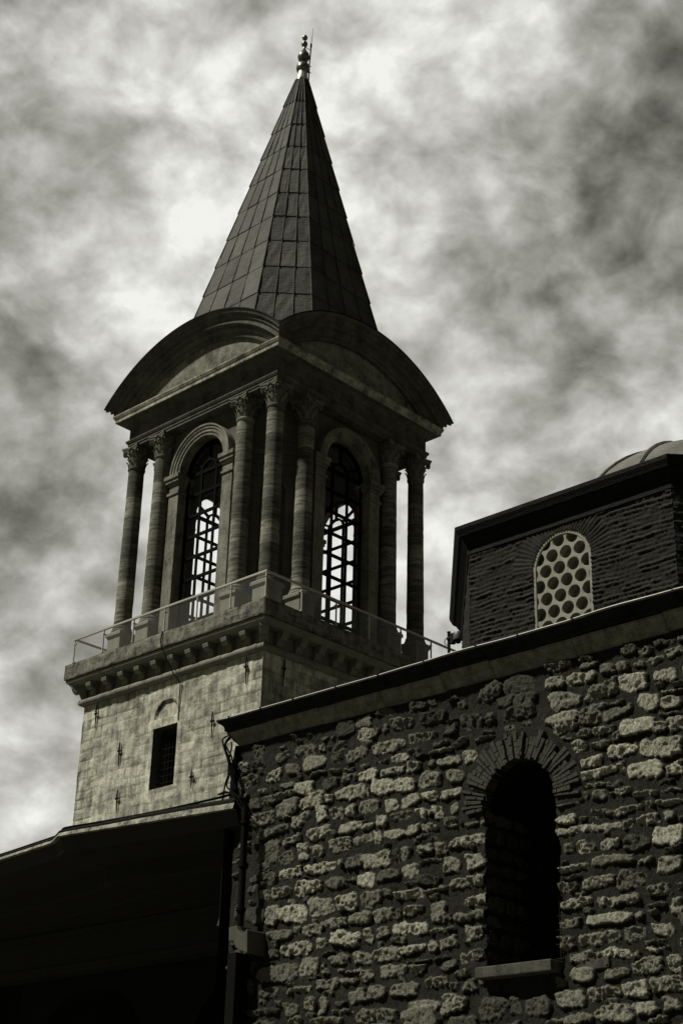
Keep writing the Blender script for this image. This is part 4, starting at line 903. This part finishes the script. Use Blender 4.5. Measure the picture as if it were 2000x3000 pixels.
for (i, j, st) in ((6, 7, .025), (0, 1, .03)):
    A, B = WP[i], WP[j]; L_ = (B-A).length; u = (B-A)/L_; nn = Vector((-u.y, u.x))
    if nn.dot(Vector(CEN)-A) > 0: nn = -nn
    o = hfield('drum_side', M['drum'], dm, (A.x,A.y,0), (u.x,u.y,0), (0,0,1), (nn.x,nn.y,0), 0, L_, dz0, dz1, st, drum_f(5+i))
b = MB()
for i in range(1, 6): b.face([(WP[i].x,WP[i].y,dz0),(WP[i+1].x,WP[i+1].y,dz0),(WP[i+1].x,WP[i+1].y,dz1),(WP[i].x,WP[i].y,dz1)])
b.build('drum_back', M['brick_arch'], dm)
b = MB(); b.loft([[(p.x, p.y, z) for p in inset(EAVE, d)] for d, z in ((.08,10.862),(.05,10.865),(.03,10.90),(0,10.95),(-.01,11.0),(.02,11.02),(1.2,11.10))], True, False); b.face([(p.x,p.y,11.1) for p in inset(EAVE,1.2)])
b.build('drum_eave', M['lead_dark'], dm)
# pierced plaster window
b = MB(); sp2, rh, rr_ = .2245, .2025, .098; x0, x1 = 2.225, 2.34; nseg = 24
def hole_cell(cy, cz):
    out = [(cy+sp2/2*math.copysign(1, math.cos(t))*0, 0) for t in ()]
    ring_i = []; ring_o = []
    for k in range(nseg):
        t = 2*math.pi*k/nseg; c, s_ = math.cos(t), math.sin(t)
        # brick-offset cells: rectangle sp2 x rh around each hole
        q = min((sp2/2)/max(abs(c), 1e-9), (rh/2)/max(abs(s_), 1e-9))
        ring_i.append((cy+rr_*c, cz+rr_*s_)); ring_o.append((cy+q*c, cz+q*s_))
    for k in range(nseg):
        k2 = (k+1) % nseg; a, c_ = ring_o[k], ring_o[k2]
        ta, tb = 2*math.pi*k/nseg, 2*math.pi*(k+1)/nseg
        poly = [(x0, *ring_i[k]), (x0, *ring_i[k2]), (x0, *c_)]
        ca = math.atan2(rh/2, sp2/2)
        for corner in (ca, math.pi-ca, math.pi+ca, 2*math.pi-ca):
            if ta+1e-6 < corner < tb-1e-6:
                poly.append((x0, cy+math.copysign(sp2/2, math.cos(corner)), cz+math.copysign(rh/2, math.sin(corner))))
        poly.append((x0, *a)); b.face(poly, .5)
        cham = [(cy+(v[0]-cy)*1.0, cz+(v[1]-cz)*1.0) for v in (ring_i[k], ring_i[k2])]
        inn = [(cy+(v[0]-cy)*.88, cz+(v[1]-cz)*.88) for v in (ring_i[k], ring_i[k2])]
        b.face([(x0, *ring_i[k]), (x0, *ring_i[k2]), (x0+.015, *inn[1]), (x0+.015, *inn[0])], .5)
        b.face([(x0+.015, *inn[0]), (x0+.015, *inn[1]), (x1, *inn[1]), (x1, *inn[0])], .5)
for r_ in range(-2, 6):
    for c in range(-2, 8):
        hole_cell(-3.327 - sp2*c + (sp2/2 if r_ % 2 == 0 else 0) - (sp2/2), 9.40+rh*r_)
lw = b.build('lattice_window', M['plaster'], hall)
b = MB(); rings = []
pth = [(DWC+DHW, 8.6), (DWC+DHW, DSP)] + [(DWC+DHW*math.cos(t), DSP+DHW*math.sin(t)) for t in np.linspace(0, math.pi, 21)[1:]] + [(DWC-DHW, 8.6)]
for (y, z) in pth:
    dy, dz = (y-DWC)/DHW, (max(z, DSP)-DSP)/DHW
    rings.append([(2.21, y+dy*.03, z+dz*.03), (2.212, y-dy*.006, z-dz*.006), (2.214, y-dy*.045, z-dz*.045), (2.228, y-dy*.052, z-dz*.052), (2.24, y-dy*.052, z-dz*.052)])
b.loft(rings, False, False, .5); b.build('plaster_rim', M['plaster'], lw, True)
b = MB(); b.face([(2.34, DWC-.6, 8.7), (2.34, DWC+.6, 8.7), (2.34, DWC+.6, 10.7), (2.34, DWC-.6, 10.7)]); b.build('pane', M['pane'], lw)
b = MB(); b.box(2.37, 2.40, DWC-.9, DWC+.9, 8.6, 8.7); b.build('window_head', M['dark_wall'], lw)
# dome
b = MB(); DR = 2.63; dc_ = (5.95, -3.8, 10.5); ns = 16
prof = [(DR*math.cos(t), dc_[2]+DR*math.sin(t)) for t in np.linspace(.12, math.pi/2-.02, 16)]
b.lathe(prof, c=dc_[:2], n=48)
for k in range(ns):
    a = 2*math.pi*k/ns+.1
    b.tube([(dc_[0]+(DR+.01)*math.cos(t)*math.cos(a), dc_[1]+(DR+.01)*math.cos(t)*math.sin(a), dc_[2]+(DR+.01)*math.sin(t)) for t in np.linspace(.15, 1.5, 14)], .035, 6)
b.build('dome', M['lead_pale'], hall, True)
# corner fittings
b = MB()
blk = [(-.26,5.23),(-.40,5.24),(-.43,5.18),(-.48,5.13),(-.53,5.13),(-.59,5.18),(-.60,5.16),(-.615,4.88),(-.47,4.93),(-.40,4.97),(-.36,5.05),(-.27,5.06)]
b.prism(blk, .36, lambda u, v, w: (-.31+w, u, v)); b.build('corbel_block', M['corbel_block'], hall, bevel=.012)
b = MB(); b.tube([(-.22,-.36,6.75),(-.22,-.37,5.25)], .046, 12)
for z in (6.55, 6.0, 5.45): b.tube([(-.22,-.37,z-.02),(-.22,-.37,z+.02)], .065, 12)
b.build('downpipe', M['downpipe'], hall, True)
b = MB(); b.box(-.25, .05, -.36, -.20, 0, 4.93); b.build('corner_post', M['downpipe'], hall, bevel=.01)
b = MB(); b.tube([(-.02,.075,7.69),(-.03,.09,7.4),(-.02,.10,7.05),(-.02,.10,6.8)], [.03,.045,.06,.06], 10); b.build('corner_pipe', M['downpipe'], hall, True)

# tangle of cables
CAB = [[(.176,7.828),(.266,7.804),(.254,7.738),(.211,7.633),(.137,7.555),(.075,7.409),(.03,7.267),(-.03,7.139),(-.083,7.028),(-.168,6.921)],
 [(.124,7.809),(.176,7.755),(.211,7.697),(.149,7.565),(.051,7.397),(.022,7.242),(-.083,7.028)],
 [(.105,7.79),(.172,7.706),(.107,7.597),(.056,7.532),(.024,7.439),(.014,7.311),(-.04,7.152),(-.095,7.011)],
 [(.082,7.777),(.152,7.734),(.167,7.641),(.098,7.492),(.04,7.323),(-.003,7.198),(-.082,7.044)],
 [(.042,7.709),(.026,7.638),(.051,7.539),(.067,7.447),(.064,7.32),(.068,7.25),(.11,7.155),(.129,7.041),(.15,6.93)],
 [(.037,7.283),(.037,7.221),(.071,7.148),(.049,7.082),(-.016,7.04),(-.168,6.921)],
 [(.216,7.016),(.117,7.031),(.05,7.027),(-.053,6.987),(-.168,6.921),(-.252,6.815),(-.292,6.70),(-.30,6.4)],
 [(.171,7.009),(-.008,7.002),(-.148,6.894),(-.245,6.771),(-.282,6.70),(-.30,6.4)]]
def smooth(pts, n=4):
    P = [Vector(p) for p in pts]; out = []
    for i in range(len(P)-1):
        p0, p1, p2, p3 = P[max(i-1,0)], P[i], P[i+1], P[min(i+2, len(P)-1)]
        for k in range(n):
            t = k/n; out.append(.5*((2*p1)+(-p0+p2)*t+(2*p0-5*p1+4*p2-p3)*t*t+(-p0+3*p1-3*p2+p3)*t**3))
    return out+[P[-1]]
b = MB()
for i, s_ in enumerate(CAB): b.tube(smooth([(-.12-.012*i, y, z) for y, z in s_]), .011 if i != 3 else .018, 6)
o = b.build('cable_bundle', M['cable'], None, True); o.location = HO; o.rotation_euler.z = YAW
tag(o, 'tangle of black cables hanging from the rubble hall corner down to the porch roof', 'cables')

# dome camera on a pole above the eaves
sc_ = empty('security_camera', local((1.2, -2.60, 8.33)), YAW); tag(sc_, 'small dome security camera on a short pole above the hall roof edge', 'security camera')
b = MB(); b.tube([(0,.02,0),(0,.02,.70)], .021, 10); b.tube([(0,.02,.70),(0,.02,.712)], .026, 10); b.tube(smooth([(-.01,.04,.63),(-.02,.07,.60),(-.02,.075,.56),(-.01,.05,.53),(0,.02,.52)]), .006, 6); b.build('pole', M['iron'], sc_, True)
b = MB(); b.tube([(0,.035,.61),(0,-.035,.61)], [.03,.035], 10); b.tube([(0,-.045,.67),(0,-.045,.53)], [.03,.04], 10); b.tube([(0,-.05,.645),(0,-.12,.645)], .012, 8); b.build('bracket', M['iron'], sc_, True)
b = MB(); b.lathe([(.01,.668),(.055,.666),(.062,.655),(.064,.575),(.060,.56),(.035,.555)], c=(0,-.135), n=20); b.build('housing', M['camera_shell'], sc_, True)
b = MB(); b.lathe([(.042,.557),(.042,.545),(.034,.525),(.018,.512),(.005,.509)], c=(0,-.135), n=18); b.build('lens_dome', M['iron'], sc_, True)

# ================================================================== porch with deep eaves in front of the hall's far end
porch = empty('porch', local((0, 1.5, 0)), YAW); tag(porch, 'dark open porch with wide overhanging lead eaves and a shadowed arch beside the rubble hall', 'porch')
def PL(p): return (p[0], p[1]-1.5, p[2])
EV = [(-.202,-.13),(-.415,1.295),(-.647,2.78),(-.66,2.95),(-.47,3.35),(-.28,4.888),(-.05,6.8),(.2,9),(.6,14)]
TH = [.15,.125,.09,.085,.075,.07,.07,.07,.07]
b = MB(); rings = []
for i in range(len(EV)-1):
    for k in range(6):
        t = k/6; x = EV[i][0]*(1-t)+EV[i+1][0]*t; y = EV[i][1]*(1-t)+EV[i+1][1]*t; h = TH[i]*(1-t)+TH[i+1]*t
        w = .02*float(vn(np.array([y*1.9]), np.array([.3]), 8)[0])
        rings.append((x, y, h, w))
R2 = rings
b.loft([[PL((x-.008, y, 6.78+h*.5+w)), PL((x-.018, y, 6.78+h*.7+w)), PL((x-.01, y, 6.78+h*.92+w)), PL((x+.02, y, 6.78+h+w)), PL((x+.10, y, 6.80+h+w*1.5)), PL((x+2.5, y, 7.0+h))] for x, y, h, w in R2], False, False)
b.build('eave_roof', M['lead_dark'], porch, True)
b = MB(); b.loft([[PL((x+.06, y, 6.772)), PL((x-.03, y, 6.765)), PL((x-.036, y, 6.772)), PL((x-.008, y, 6.78+h*.5+w))] for x, y, h, w in R2], False, False)
b.build('fascia', M['fascia'], porch)
b = MB(); rings = []
for i in range(len(EV)):
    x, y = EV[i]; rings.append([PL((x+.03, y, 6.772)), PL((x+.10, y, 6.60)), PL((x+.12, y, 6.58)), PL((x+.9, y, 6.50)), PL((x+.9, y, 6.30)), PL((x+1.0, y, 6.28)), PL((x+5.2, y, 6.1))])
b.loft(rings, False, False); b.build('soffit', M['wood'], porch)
b = MB()
for k in range(5): z = 6.62-.0*k
for k in range(4):
    o_ = .25+.18*k; b.tube([PL((EV[0][0]+o_, EV[0][1], 6.565-.01*k)), PL((EV[2][0]+o_, EV[2][1], 6.565-.01*k))], .012, 5)
for o_, z_ in ((1.6, 6.27), (2.3, 6.24), (3.0, 6.21), (3.7, 6.18)):      # boards running along the eave
    b.tube([PL((x+o_, y, z_)) for x, y in EV], .03, 5)
b.build('soffit_battens', M['wood'], porch)
b = MB(); b.box(2.0, 2.35, -1.45, 8, 5.55, 6.25); b.box(1.96, 2.0, -1.45, 8, 5.6, 5.66); b.box(1.95, 2.0, -1.45, 8, 6.1, 6.2); b.build('beam', M['wood'], porch)
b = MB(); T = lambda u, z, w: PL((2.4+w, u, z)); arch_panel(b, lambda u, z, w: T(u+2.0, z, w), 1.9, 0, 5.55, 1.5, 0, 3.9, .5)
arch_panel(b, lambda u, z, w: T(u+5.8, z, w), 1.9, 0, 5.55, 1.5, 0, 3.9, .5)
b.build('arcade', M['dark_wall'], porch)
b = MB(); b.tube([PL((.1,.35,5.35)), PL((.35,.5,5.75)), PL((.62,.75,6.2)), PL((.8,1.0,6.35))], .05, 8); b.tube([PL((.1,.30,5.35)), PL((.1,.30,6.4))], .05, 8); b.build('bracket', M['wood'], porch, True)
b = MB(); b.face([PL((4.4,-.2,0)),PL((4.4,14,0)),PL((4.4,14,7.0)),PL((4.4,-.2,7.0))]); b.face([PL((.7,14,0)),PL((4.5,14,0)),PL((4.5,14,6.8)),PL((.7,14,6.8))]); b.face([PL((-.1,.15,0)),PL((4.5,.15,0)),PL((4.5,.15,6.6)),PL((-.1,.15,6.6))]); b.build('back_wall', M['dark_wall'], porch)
b = MB(); b.lathe([(.22,0),(.22,.1),(.16,.2),(.15,3.6),(.2,3.8),(.24,4.0)], c=PL((1.4,3.95,0))[:2], n=20); b.build('porch_column', M['dark_wall'], porch, True)
b = MB(); b.tube(smooth([PL((x-.0, y, z)) for x, y, z in ((-.16,0,6.99),(-.2,.3,6.97),(-.33,1.2,6.93),(-.5,2.2,6.905),(-.6,2.8,6.90),(-.58,3.0,6.90),(-.43,3.3,6.89),(-.35,4.0,6.88),(-.28,4.9,6.86),(-.1,6.5,6.88))]), .016, 6)
o = b.build('roof_cable', M['cable'], None, True); o.location = porch.location; o.rotation_euler.z = YAW
tag(o, 'black cable lying along the lead edge of the dark porch roof', 'cable')
